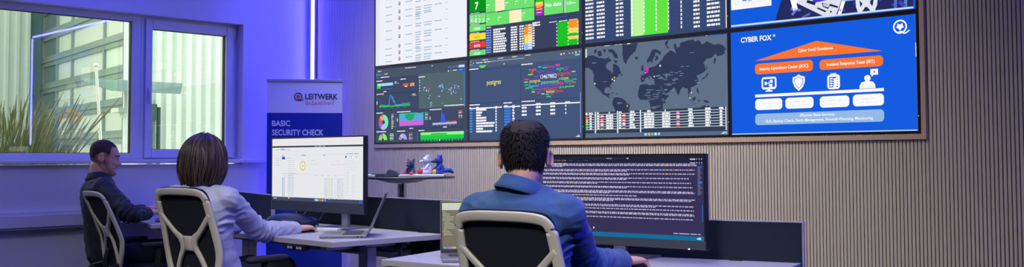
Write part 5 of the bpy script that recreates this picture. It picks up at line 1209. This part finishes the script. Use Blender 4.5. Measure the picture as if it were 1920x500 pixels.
def head_geo(b, M):
    rings = []; Z = [-.122+.2405*i/62 for i in range(63)]
    for z in Z: rings.append([M @ head_pt(2*PI*j/72, z) for j in range(72)])
    b.rings(rings)
    for s_ in (-1, 1):   # ears
        R_ = Matrix.Translation((s_*.080,-.010,-.006)) @ Matrix.Rotation(s_*math.radians(-22), 4, 'Z') @ Matrix.Rotation(math.radians(8), 4, 'X')
        b.ball(M @ (R_ @ Vector((s_*.004,0,.004))), (.0075,.018,.030), (M.to_3x3() @ R_.to_3x3()), n=20)
        ring = []
        b.tube([M @ (R_ @ Vector((s_*.012,.0175*math.cos(t),.005+.028*math.sin(t)))) for t in [math.radians(v) for v in range(-60, 221, 20)]], .0052, 8)
        b.ball(M @ (R_ @ Vector((s_*.004,.006,-.022))), (.005,.008,.009), n=12)
def hand_geo(b, W_, R3, side, curl=(22,30,22), spread=1.0, thumb=0.0, drop=0.0):
    """W_ = wrist, R3 = rotation: local +Y to the fingertips, +Z out of the back of the hand; side = +1 right hand"""
    def T(p): return W_+R3 @ Vector(p)
    s_ = side
    rings = []
    for y, hw, hh, zc in ((-.05,.026,.021,0),(-.02,.026,.019,0),(.0,.027,.018,0),(.02,.033,.0175,.001),(.045,.039,.0165,.002),(.07,.041,.0145,.002),(.085,.040,.012,.001),(.094,.034,.008,-.001)):
        rings.append([T((hw*(abs(math.cos(a))**.8)*(1 if math.cos(a) > 0 else -1)+s_*.002*y*10, y, zc+hh*math.sin(a))) for a in [2*PI*j/24 for j in range(24)]])
    b.rings(rings)
    b.ball(T((-s_*.026,.028,-.008)), (.016,.026,.014), R3, n=16)
    specs = [(-s_*.030,.086,.068,.0092,6),(-s_*.010,.092,.076,.0094,1),(s_*.010,.089,.070,.0088,-4),(s_*.029,.080,.056,.0078,-10)]
    for i, (x, y, L_, r_, sp) in enumerate(specs):
        a = 0; p = Vector((x, y, 0)); pts = [Vector((x*.9, y-.025, .001)), p.copy()]; yaw = math.radians(s_*sp*-1*spread*-1)
        d0 = Vector((-s_*math.sin(math.radians(sp))*spread, math.cos(math.radians(sp)), 0)).normalized()
        for seg, cu in zip((.46,.30,.24), curl):
            a += math.radians(cu+i*1.5); p = p+d0*(L_*seg*math.cos(a))+Vector((0,0,-L_*seg*math.sin(a))); pts.append(p.copy())
        b.capsule([T(q) for q in pts], [r_*1.02, r_*1.06, r_, r_*.93, r_*.8], 12)
        b.ball(T(pts[1]+Vector((0,0,.003))), (.0095,.010,.0085), R3, n=10)
    tp = [Vector((-s_*.020,.018,-.006)), Vector((-s_*.044,.044,-.014-drop)), Vector((-s_*(.052-thumb),.072,-.020-drop)), Vector((-s_*(.050-thumb),.094,-.024-drop))]
    b.capsule([T(q) for q in tp], [.013,.0115,.0100,.0085], 12)
def frame_from(y, z):
    y = Vector(y).normalized(); z = Vector(z); x = y.cross(z).normalized(); z = x.cross(y).normalized(); return Matrix((x, y, z)).transposed()
TORSO = [(0.00,.172,.125,.0),(.06,.178,.130,.0),(.14,.168,.122,.004),(.22,.155,.112,.010),(.30,.160,.112,.012),(.38,.178,.118,.010),(.44,.190,.118,.004),(.49,.190,.106,-.002),(.52,.165,.090,-.004),(.545,.115,.072,.0),(.56,.080,.062,.004)]
def torso_geo(b, hip, nb, fwd, wide=1.0, k=0.0, top=99, kz=0.0, deep=1.0):
    axis = (nb-hip); L_ = axis.length; ax = axis.normalized(); fw = (fwd-ax*fwd.dot(ax)).normalized(); rt = fw.cross(ax)
    rings = []; bend = .028
    for h, hw, hd, o_ in TORSO:
        if h > top: break
        t = h/.56; c_ = hip+ax*(L_*t)+fw*(o_-bend*math.sin(PI*t)); ring = []
        for j in range(40):
            a = 2*PI*j/40; cu, su = math.cos(a), math.sin(a)
            ring.append(c_+rt*((hw*wide+k)*(abs(cu)**.85)*(1 if cu > 0 else -1))+fw*((hd*deep+k)*(abs(su)**.9)*(1 if su > 0 else -1))+ax*kz)
        rings.append(ring)
    b.rings(rings); return ax, fw, rt
def arm_path(S_, E_, W_): return smooth_path([S_, S_.lerp(E_, .5), E_, E_.lerp(W_, .5), W_], 5)
def arm_geo(b, S_, E_, W_, r0, r1, r2, k=0, sag=None):
    p = arm_path(S_, E_, W_); n = len(p); rs = []
    for i in range(n):
        t = i/(n-1); rs.append((r0*(1-t*2)+r1*t*2 if t < .5 else r1*(2-2*t)+r2*(2*t-1))+k)
    b.capsule(p, rs, 18)
def leg_geo(b, hip, knee, ankle, toe, k=0, skin=False):
    b.capsule([hip, hip.lerp(knee, .5), knee], [.088+k, .075+k, .060+k], 18); b.capsule([knee, knee.lerp(ankle, .35), ankle], [.057+k, .056+k, .042+k], 18)
    if skin: b.capsule([ankle, toe], [.038, .028], 14)
def wrinkle(amp, seed, dirs, arms=()):
    sv = Vector((seed*3.1, seed*7.7, seed*1.3))
    def f(co, n):
        a = noise.noise(Vector((co.x*9, co.y*9, co.z*5))+sv); q = co+Vector((a,a,a))*.03
        w1 = noise.noise(Vector((q.dot(dirs[0])*26, q.dot(dirs[1])*7, q.dot(dirs[2])*7))+sv); w1 = 1-abs(w1)*2.6
        w2 = noise.noise(Vector((q.dot(dirs[0])*9, q.dot(dirs[1])*22, q.dot(dirs[2])*9))+sv*2); w2 = 1-abs(w2)*2.6
        d = amp*(.9*max(-.6, w1)+.7*max(-.6, w2))*.55
        for (E_, ax_, rr) in arms:
            r_ = (co-E_).length
            if r_ < rr:
                g = (1-r_/rr); s_ = (co-E_).dot(ax_); d += amp*1.8*g*math.sin(s_*150+noise.noise(co*14+sv)*4)
        return d
    return f
def spikes(b, base, n_, dir_, L_, w):
    """one small tuft of hair: a thin three-sided blade"""
    side = dir_.cross(n_).normalized()*w; tip = base+dir_*L_; mid = base+dir_*L_*.5+n_*w*1.1
    b.add([base-side, base+side, base+n_*w, mid-side*.6, mid+side*.6, tip], [(0,1,4,3),(1,2,4),(2,0,3),(3,4,5),(2,3,4)])
def short_hair(root, M, hairline, thick, m, seed, n=5200, L_=(.010,.022), comb=(0,.5,-.6), top_extra=.01):
    """hairline(th) = lowest z of hair at angle th; thick in metres"""
    rnd = random.Random(seed); b = MB(); rings = []; J = 80
    Z = [-.10+.2185*i/46 for i in range(47)]
    def off(th, z):
        h = hairline(th); t = max(0, min(1, (z-h)/.065)); sd = abs(math.cos(th))**6*max(0, min(1, (.05-z)/.04)); t *= 1-.85*sd; return -.004+(thick+.004)*t*(.75+.25*min(1, (z+.02)/.1))+top_extra*max(0, (z-.05)/.07)
    for z in Z:
        ring = []
        for j in range(J):
            th = 2*PI*j/J; o_ = off(th, z); p = head_pt(th, z, o_, False); nn = noise.noise(Vector((th*4, z*60, seed)))*.0022*(o_ > 0)
            p.z += o_*max(0, (z-.02)/.1)*1.0 if o_ > 0 else 0; p += (p-Vector((0,-.01,0))).normalized()*nn; ring.append(M @ p)
        rings.append(ring)
    b.rings(rings)
    for i in range(n):
        th = rnd.uniform(0, 2*PI); z = rnd.uniform(-.09, .118); 
        if z > .1 and rnd.random() < .3: z = rnd.uniform(.09, .118)
        o_ = off(th, z)
        hh_ = hairline(th); fade = (th, z) and o_ < .0008
        if fade:
            if z < hh_-.035 or rnd.random() < (hh_-z)/.035 or math.sin(th) > .6: continue
            o_ = .0015
        p = head_pt(th, z, o_-.002, False); p.z += o_*max(0, (z-.02)/.1); nrm_ = (p-Vector((0,-.008,.01))); nrm_.normalize()
        cz = Vector(comb); crown = Vector((0,-.075,.085)); away = (p-crown); away = away-nrm_*away.dot(nrm_); away = away.normalized() if away.length > 1e-4 else Vector((0,1,0))
        d = (away*.9+nrm_*(.0+.05*rnd.random())+Vector((rnd.gauss(0,.06), rnd.gauss(0,.06), rnd.gauss(0,.06)-.25))).normalized(); k = min(1, max(.3, (z-hairline(th))/.05))
        spikes(b, M @ p, (M.to_3x3() @ nrm_), (M.to_3x3() @ d), rnd.uniform(*L_)*k, .0010)
    o = b.build('hair', m, root, fix=False); 
    for p in o.data.polygons: p.use_smooth = True
    return o
def eyes(root, M, brow_col, lash=True):
    for s_ in (-1, 1):
        b = MB(); b.ball(M @ Vector((s_*.031,.066,.006)), .0118, n=16); b.build('eye', mat('eyeball', (225,222,220), .2), root, smooth=True)
        b = MB(); b.capsule([M @ Vector((s_*.017,.0795,.007)), M @ Vector((s_*.031,.0805,.0085)), M @ Vector((s_*.044,.0735,.005))], [.0022,.0030,.0018], 8); b.build('eyelid', M_skin, root, smooth=True)
        b = MB(); b.tube([M @ Vector((s_*.012,.0935,.024)), M @ Vector((s_*.026,.0925,.0285)), M @ Vector((s_*.042,.083,.0275)), M @ Vector((s_*.053,.071,.021))], [.0022,.0034,.0028,.0012], 8); b.build('eyebrow', brow_col, root, smooth=True)
def person(label, head, hyaw, hpitch, hroll, tyaw, hip, neck, arms, knees, shirt_m, pants_m, seed, wide=1.0, shoe=True, shirt_k=.012, collar=None, wr=.0035, group=None):
    """every joint in world metres; arms = {side: (shoulder, elbow, wrist, hand frame, hand options)}"""
    root_loc = Vector((hip.x, hip.y, 0)); root = thing('person', label, 'person', root_loc, 0, group); Li = -root_loc
    M = Matrix.Translation(head+Li) @ Matrix.Rotation(hyaw-PI/2, 4, 'Z') @ Matrix.Rotation(hpitch, 4, 'X') @ Matrix.Rotation(hroll, 4, 'Y')
    fwd = Vector((math.cos(tyaw), math.sin(tyaw), 0)); hip_ = hip+Li; nk = neck+Li
    # skin body, one surface
    b = MB(); head_geo(b, M); ax, fw, rt = torso_geo(b, hip_, nk, fwd, wide*.97, -.006, deep=.88)
    hb = M @ Vector((0,-.030,-.062)); b.capsule([nk-ax*.03, nk.lerp(hb, .5)+ax*.0, hb, M @ Vector((0,-.02,-.02))], [.066,.056*wide,.056,.055], 20)
    arms_l = {}
    for s_, (S_, E_, W_, R3, opt) in arms.items():
        S_, E_, W_ = S_+Li, E_+Li, W_+Li; arms_l[s_] = (S_, E_, W_)
        arm_geo(b, S_, E_, W_, .048, .038, .026); b.ball(S_, (.055,.055,.055)); hand_geo(b, W_, R3, s_, **opt)
    lg = []
    for s_, (H_, K_, A_, T_) in knees.items():
        H_, K_, A_, T_ = H_+Li, K_+Li, A_+Li, T_+Li; lg.append((H_, K_, A_, T_)); leg_geo(b, H_, K_, A_, T_, -.006, True)
    remesh_obj(b, 'body', .0030, M_skin, root, 1, .5)
    # shirt
    b = MB(); torso_geo(b, hip_, nk, fwd, wide, shirt_k, kz=.004, deep=.90)
    for s_, (S_, E_, W_) in arms_l.items():
        arm_geo(b, S_, E_, W_+(E_-W_).normalized()*.028, .060*wide, .047, .036, .006); b.ball(S_+ax*-.005, (.072,.072,.066)); b.capsule([S_, nk-ax*.035], [.062,.052], 16)
    dirs = (ax, rt, fw); el = [(E_, (W_-S_).normalized(), .13) for S_, E_, W_ in arms_l.values()]
    el += [(S_-ax*.09, ax, .10) for S_, E_, W_ in arms_l.values()]
    remesh_obj(b, 'shirt', .0055, shirt_m, root, 4, .6, disp=wrinkle(wr, seed, dirs, el))
    if collar:
        b = MB(); rings = []; cdir = (hb-nk).normalized(); f2_ = (fw-cdir*fw.dot(cdir)).normalized(); r2_ = f2_.cross(cdir); nc = nk+cdir*.0
        for h, rr in ((-.010,.082),(.012,.072),(.036,.0655),(.040,.0685),(.034,.0745),(.012,.082),(-.008,.094),(-.014,.090)):
            ring = []
            for j in range(48):
                a = 2*PI*j/48; fr_ = max(0, math.sin(a)); ring.append(nc+r2_*(rr*math.cos(a)*1.02)+f2_*(rr*math.sin(a)*(1.0+.1*fr_)+.002)+cdir*(h-.035*fr_**2))
            rings.append(ring)
        b.rings(rings, cap=False, closed=False); b.build('collar', collar, root, smooth=True)
        for s_, (S_, E_, W_) in arms_l.items():
            b = MB(); d = (W_-E_).normalized(); p = W_-d*.085; b.tube([p, p+d*.006, p+d*.055, p+d*.062, p+d*.058], [.0415,.0435,.0415,.040,.034], 20, cap=False); b.build('cuff', shirt_m, root, smooth=True)
    b = MB()
    for H_, K_, A_, T_ in lg: leg_geo(b, H_, K_, A_, T_, .012)
    b.ball(hip_+Vector((0,0,.01)), (.17,.14,.10), Matrix.Rotation(tyaw-PI/2, 3, 'Z'))
    remesh_obj(b, 'trousers', .008, pants_m, root, 4, .6, disp=wrinkle(.003, seed+5, dirs))
    for H_, K_, A_, T_ in lg:
        b = MB(); d = (T_-A_); d.z = 0; d.normalize(); b.capsule([A_-d*.03+Vector((0,0,-.035)), A_+d*.05+Vector((0,0,-.045)), T_+Vector((0,0,-.005))], [.042,.042,.036], 16); o = remesh_obj(b, 'shoe', .006, M_black, root, 3)
    return root, M, dirs

def D_(x, y, d): return at_depth(x, y, d)
def heading(deg): a = math.radians(deg); return Vector((math.cos(a), math.sin(a), 0))
M_navyshirt = mat('shirt_denim_blue', (38,76,128), .8, sheen=.15, noise_amt=.08, noise_scale=400, bump=.25, bump_scale=900)
M_greyshirt = mat('shirt_pale_grey', (186,191,210), .75, sheen=.1, noise_amt=.03, noise_scale=200, bump=.15, bump_scale=600)
M_darkshirt = mat('shirt_dark_navy', (17,23,38), .75, sheen=.1, noise_amt=.1, noise_scale=200, bump=.2, bump_scale=600)
M_pants = mat('trousers_dark', (24,28,40), .85, noise_amt=.1, noise_scale=200)
M_pants2 = mat('trousers_black', (18,20,26), .85, noise_amt=.1, noise_scale=200)
M_hairD = mat('hair_dark', (22,18,26), .8, noise_amt=.3, noise_scale=90)
M_hairB = mat('hair_brown', (60,46,42), .8, noise_amt=.25, noise_scale=90)
def legs(hip, yaw, knee_d, spread, kz=.52, foot=.42, reach=.0):
    F = heading(yaw); R_ = heading(yaw-90); out = {}
    for s_ in (-1, 1):
        H_ = hip+R_*(s_*.09)+Vector((0,0,-.01)); K_ = hip+R_*(s_*spread)+F*knee_d; K_.z = kz; A_ = K_+F*reach; A_.z = .10; T_ = A_+F*.15; T_.z = .045
        out[s_] = (H_, K_, A_, T_)
    return out

# ---- the man in the blue shirt, nearest the camera
TY3 = 108; F3 = heading(TY3); R3_ = heading(TY3-90)
h3 = D_(985, 298, 3.56)
n3 = h3-F3*.045+Vector((0,0,-.108)); hip3 = n3+F3*.10; hip3.z = .53
S3r = n3+R3_*.168-Vector((0,0,.078))+F3*.01; S3l = n3-R3_*.168-Vector((0,0,.078))+F3*.01
W3 = D_(1171, 489, 3.90); E3 = D_(1098, 490, 3.64)
Hd3 = (D_(1217, 486, 4.0)-W3); fr3_ = frame_from(Hd3, (0,0,1))
E3l = S3l-Vector((0,0,.25))+F3*.14-R3_*.06; W3l = E3l+F3*.22+R3_*.08+Vector((0,0,.0)); W3l.z = .79; E3l.z = .80
man3, Mh3, dr3 = person('person in a blue shirt with short dark hair, seen from behind, nearest the camera', h3, math.radians(124), math.radians(-4), 0, math.radians(TY3), hip3, n3,
    {1: (S3r, E3, W3, fr3_, dict(curl=(26,30,22), drop=.004)), -1: (S3l, E3l, W3l, frame_from(F3+R3_*.3, (0,0,1)), dict(curl=(20,24,18)))}, legs(hip3, TY3, .44, .13), M_navyshirt, M_pants2, 1, .98, collar=M_navyshirt, wr=.0075)
def hl3(th):
    su, cu = math.sin(th), math.cos(th)
    return -.074 if su < -.35 else (.066 if su > .80 else (-.074+(su+.35)/.35*.07 if su < 0 else -.004+.07*(su/.8)**.8))
short_hair(man3, Mh3, hl3, .008, M_hairD, 3, 9000, (.026,.042), top_extra=.012); eyes(man3, Mh3, M_hairD)
chair3_top = D_(936, 398, 3.29); cp = chair3_top-Vector((0,0,0))
ch3 = make_chair('white framed office chair with dark mesh back, holding the man in the blue shirt', Vector((chair3_top.x, chair3_top.y, 0))+heading(99)*.295, math.radians(99), .015, .20, .95)

# ---- the person with the brown bob
TY2 = 112; F2 = heading(TY2); R2_ = heading(TY2-90)
h2 = D_(384, 296, 5.17)
n2 = h2-F2*.04+Vector((0,0,-.150)); hip2 = n2+F2*.08; hip2.z = .54
S2r = n2+R2_*.160-Vector((0,0,.055))+F2*.01; S2l = n2-R2_*.160-Vector((0,0,.055))+F2*.01
E2 = D_(487, 432, 5.34); W2_ = D_(557, 429, 5.62); hf2 = frame_from(D_(592, 424, 5.72)-W2_, (0,0,1))
E2l = S2l+F2*.16-Vector((0,0,.22)); W2l = E2l+F2*.22+R2_*.12; W2l.z = .80; E2l.z = .80
per2, Mh2, dr2 = person('person in a pale grey shirt with a brown bob, seen from behind', h2, math.radians(122), math.radians(-7), 0, math.radians(TY2), hip2, n2,
    {1: (S2r, E2, W2_, hf2, dict(curl=(24,30,24), drop=.002)), -1: (S2l, E2l, W2l, frame_from(F2+R2_*.3, (0,0,1)), dict(curl=(20,24,18)))}, legs(hip2, TY2-4, .46, .12, .56), M_greyshirt, M_pants, 2, .93, collar=M_greyshirt, wr=.008, shirt_k=.020)
eyes(per2, Mh2, M_hairB)
def bob(root, M, seed):
    """long hair falling from a crown parting, made of a cap and several hundred locks"""
    rnd = random.Random(seed); ms = [mat('bob_dark', (44,34,36), .42, noise_amt=.25, noise_scale=60, stretch=(3,3,.4)), mat('bob_mid', (76,58,52), .4, noise_amt=.25, noise_scale=60, stretch=(3,3,.4)), mat('bob_light', (108,86,74), .42, noise_amt=.2, noise_scale=60, stretch=(3,3,.4))]
    b = MB(); b.mats = list(ms); b.cur = 0
    # profile radius versus height, wide at ear level
    def S_(th, t, lift=0.0):        # t 0 = crown, 1 = tip
        su, cu = math.sin(th), math.cos(th); front = max(0, su)
        zb = -.150+.090*max(0, su-.55)/.45+.010*math.sin(th*5)
        z = .128-(.128-zb)*(t**1.25 if t < 1 else t); g = math.sin(min(1, t*1.02)*PI*.5)
        prof = (1-(1-min(1, t*1.9))**2.3)
        wx = (.092+.012*math.sin(PI*min(1, t)*1.0)+.016*gauss(t,.72,.22))*prof*(1-.05*max(0, t-.8)/.2); wy = (.112+.008*gauss(t,.6,.25))*prof*(1-.08*max(0, t-.8)/.2)
        cy = -.010-.005*t; 
        return Vector(((wx+lift)*cu*(abs(cu)**-.06 if abs(cu) > .01 else 1), cy+(wy+lift)*su*(.93 if su > 0 else 1), z+lift*.6*(1-t)))
    def opening(th, t): return math.sin(th) > .62 and t > .52
    J = 96; rings = []
    for i in range(30):
        t = (i/29.)*.97+.012; ring = []
        for j in range(J):
            th = 2*PI*j/J; p = S_(th, t, -.004)
            if opening(th, t): p = Vector((p.x*.85, p.y-.035, p.z))
            gr = noise.noise(Vector((th*9, t*1.2, 3.3)))*.004*min(1, t*3); p += Vector((math.cos(th), math.sin(th), 0))*gr; ring.append(M @ p)
        rings.append(ring)
    b.rings(rings, cap=True)
    for i in range(900):
        th = rnd.uniform(0, 2*PI)
        if rnd.random() < .3: th = rnd.uniform(PI, 2*PI)
        t0 = rnd.choice((.02,.05,.12,.3)) + rnd.uniform(0,.1); t1 = rnd.uniform(.86, 1.045)
        if math.sin(th) > .62: t1 = rnd.uniform(.45,.58)
        if t1-t0 < .2: continue
        lift = rnd.uniform(-.001,.006); drift = rnd.gauss(.10 if math.cos(th) > 0 else -.04, .12); w = rnd.uniform(.0016,.0042); b.cur = rnd.choices((0,1,2), (5,4,1.4))[0]
        pts = []; K = 11
        for k in range(K+1):
            u = k/K; t = t0+(t1-t0)*u; pts.append(M @ S_(th+drift*u+.03*math.sin(u*7+i), t, lift+.004*math.sin(u*5+i)-(.010*max(0,u-.85)/.15)))
        b.tube(pts, [w*(.55+.45*math.sin(PI*min(1, .15+.8*k/K)))*(1 if k < K else .2) for k in range(K+1)], 5)
    o = b.build('hair', None, root, fix=False)
    for p in o.data.polygons: p.use_smooth = True
    return o
bob(per2, Mh2, 5)
c2t = D_(332, 350, 4.80)
ch2 = make_chair('white framed office chair with dark mesh back, holding the person with the brown bob', Vector((c2t.x, c2t.y, 0))+heading(97)*.295, math.radians(97), .052, .20, .97)

# ---- the man in the dark shirt by the window
TY1 = 72; F1 = heading(TY1); R1_ = heading(TY1-90)
h1 = D_(196, 296, 6.95)
n1 = h1-F1*.035+Vector((0,0,-.138)); hip1 = n1+F1*.07; hip1.z = .50
S1r = n1+R1_*.165-Vector((0,0,.060))+F1*.01; S1l = n1-R1_*.165-Vector((0,0,.060))+F1*.01
E1 = D_(246, 402, 6.62); W1 = D_(279, 399, 6.82); hf1 = frame_from(D_(300, 396, 6.92)-W1, (0,0,1))
E1l = S1l+F1*.16-Vector((0,0,.20)); W1l = D_(272, 393, 7.10)
man1, Mh1, dr1 = person('person in a dark shirt with cropped hair and beard, in profile below the window', h1, math.radians(62), math.radians(-9), 0, math.radians(TY1), hip1, n1,
    {1: (S1r, E1, W1, hf1, dict(curl=(14,20,14))), -1: (S1l, E1l, W1l, frame_from(D_(298, 387, 7.16)-W1l, (0,0,1)), dict(curl=(14,20,14)))}, legs(hip1, TY1, .40, .13, .53), M_darkshirt, M_pants2, 3, .98, collar=M_darkshirt, wr=.007)
def hl1(th):
    su, cu = math.sin(th), math.cos(th)
    n_ = .004*math.sin(th*23)
    return -.062+n_ if su < -.35 else (-.062+(su+.35)/.25*.050+n_ if su < -.10 else (-.012+n_-.012*math.exp(-((su-.22)/.08)**2) if su < .34 else (-.012+(su-.34)/.16*.080 if su < .50 else .070)))
short_hair(man1, Mh1, hl1, .0035, M_hairB, 6, 9500, (.005,.010), top_extra=.005); eyes(man1, Mh1, M_hairB)
# beard: thin cover on jaw, chin and lip
b = MB(); rnd = random.Random(9)
for i in range(2600):
    th = rnd.uniform(.02, PI-.02); z = rnd.uniform(-.118, -.012); p = head_pt(th, z, 0, True); su = math.sin(th)
    jaw = z < -.036-.0*su and not (abs(z+.0575) < .007 and abs(p.x) < .022) and not (su > .5 and z > -.075 and abs(p.x) > .026 and z > -.062)
    side_ = su < .45 and z < -.012
    if not (jaw or side_): continue
    n_ = Vector((math.cos(th), math.sin(th), 0)); spikes(b, Mh1 @ (p-n_*.001), Mh1.to_3x3() @ n_, (Mh1.to_3x3() @ (n_*.5+Vector((0,.1,-1)))).normalized(), rnd.uniform(.002,.0045), .0008)
b.build('beard', M_hairB, man1, fix=False)
c1t = D_(168, 358, 6.54)
ch1 = make_chair('white framed office chair with dark mesh back, holding the man in the dark shirt', Vector((c1t.x, c1t.y, 0))+heading(84)*.345, math.radians(84), -.015, .34, .95)

# computer mice under the hands
def mouse(p, yaw, label):
    root = thing('computer_mouse', label, 'computer mouse', p, yaw, None); b = MB(); b.ball((0,0,.010), (.030,.052,.022), n=24)
    for i, v in enumerate(b.v): b.v[i] = (v[0], v[1], max(v[2], 0.001))
    b.build('mouse_shell', M_black, root, smooth=True); b = MB(); b.tube([(-.004,.028,.029),(.004,.028,.029)], .006, 12); b.build('scroll_wheel', M_black2, root, smooth=True); return root
def under(W_, R3, z):
    p = W_+R3 @ Vector((0,.085,0)); y = R3 @ Vector((0,1,0)); return Vector((p.x, p.y, z)), math.atan2(y.y, y.x)-PI/2
p, a = under(W2_, hf2, ZM+.001); mouse(p, a, 'black computer mouse under the hand of the person with the bob')
p, a = under(W3, fr3_, ZR_+.001); mouse(p, a, 'black computer mouse under the hand of the man in the blue shirt')
# keyboard and pen on the left desk
kp = at_z(300, 407, ZL); b = MB(); b.box((-.16,-.055,0),(.16,.055,.012)); kb = thing('keyboard', 'slim keyboard on the left desk under the hands of the man in the dark shirt', 'keyboard', W1.lerp(W1l,.5)+F1*.13+R1_*0, math.radians(TY1-90)); kb.location.z = ZL
b.build('keyboard_body', M_steelpaint, kb, bevel=.003); b = MB()
for r in range(4):
    for q in range(14): b.box((-.152+q*.0219, -.048+r*.0245, .012), (-.152+q*.0219+.018, -.048+r*.0245+.020, .015))
b.build('keys', M_keys, kb)
lay('phone', 303, 415.5, ZL, .07, .14, .008, math.radians(70), M_black, 'dark phone lying on the left desk beside the white chair', 'phone')
# ------------------------------------------------------------------ light
def area(name, loc, target, size, size_y, col, watts):
    l = bpy.data.lights.new(name, 'AREA'); l.shape = 'RECTANGLE'; l.size = size; l.size_y = size_y; l.color = col; l.energy = watts
    o = bpy.data.objects.new(name, l); COL.objects.link(o); o.location = loc
    d = Vector(target)-Vector(loc); o.rotation_euler = d.to_track_quat('-Z', 'Y').to_euler(); return o
BLUE = (.10, .09, 1.0)
area('blue_fill_window_wall', (XC+.42, -2.2, CEIL-.08), (XC, -2.2, .8), .2, 4.4, (.07,.075,1.0), 52)  # added blue fill without a fixture, deepens the blue on the window wall
a_ = area('slat_wall_fill', (2.1, -1.1, CEIL-.06), (2.2, -.0, .9), 2.9, .3, (1.0,.96,.88), 46); a_.data.spread = math.radians(100)  # unseen neutral fill added to brighten the middle of the slatted wall
a_ = area('blue_fill_slats', (-.25, -.75, CEIL-.08), (-.25, .0, 1.2), 1.0, .12, (.07,.065,1.0), 13); a_.data.spread = math.radians(95)  # blue fill added to tint the left end of the slats
a_ = area('blue_rim_fill_right', (6.3, -1.5, CEIL-.1), (4.2, -2.6, .9), 1.6, .12, (.07,.065,1.0), 17); a_.data.spread = math.radians(70)  # added light for the blue rim on the right sleeve
a_ = area('desk_fill', (3.9, -2.5, CEIL-.05), (4.1, -2.2, .0), 2.4, .9, (1.0,.93,.90), 20); a_.data.spread = math.radians(110)  # soft neutral fill added over the right desk, no fixture there
for n_, p_, t_, e_ in (('people_fill_right', (5.2, -4.9, CEIL-.08), (4.1, -2.8, .8), 20), ('people_fill_middle', (3.1, -4.8, CEIL-.08), (2.0, -2.9, .7), 13), ('people_fill_left', (1.3, -4.2, CEIL-.08), (.1, -2.5, .6), 4)):  # unseen fills added to brighten the sitters' backs and chair frames
    a_ = area(n_, p_, t_, .7, .7, (1.0,.96,.92), e_); a_.data.spread = math.radians(62)
W = bpy.data.worlds.new('world'); SC.world = W; W.use_nodes = True; nt = W.node_tree; bg = nt.nodes['Background']
sky = nt.nodes.new('ShaderNodeTexSky'); sky.sky_type = 'NISHITA'; sky.sun_disc = False; sky.sun_elevation = math.radians(38); sky.sun_rotation = math.radians(200); sky.air_density = 1.5; sky.dust_density = 4.0
mx = nt.nodes.new('ShaderNodeMix'); mx.data_type = 'RGBA'; mx.inputs[0].default_value = .88; nt.links.new(sky.outputs[0], mx.inputs[6]); mx.inputs[7].default_value = (.90, 1.0, .88, 1)
nt.links.new(mx.outputs[2], bg.inputs[0]); bg.inputs[1].default_value = 1.4

sl = bpy.data.lights.new('sun', 'SUN'); sl.energy = 3.0; sl.angle = math.radians(12); sl.color = (1,.98,.90)
so = bpy.data.objects.new('sun', sl); COL.objects.link(so); so.rotation_euler = Vector((-.42, -.62, -.66)).to_track_quat('-Z', 'Y').to_euler()
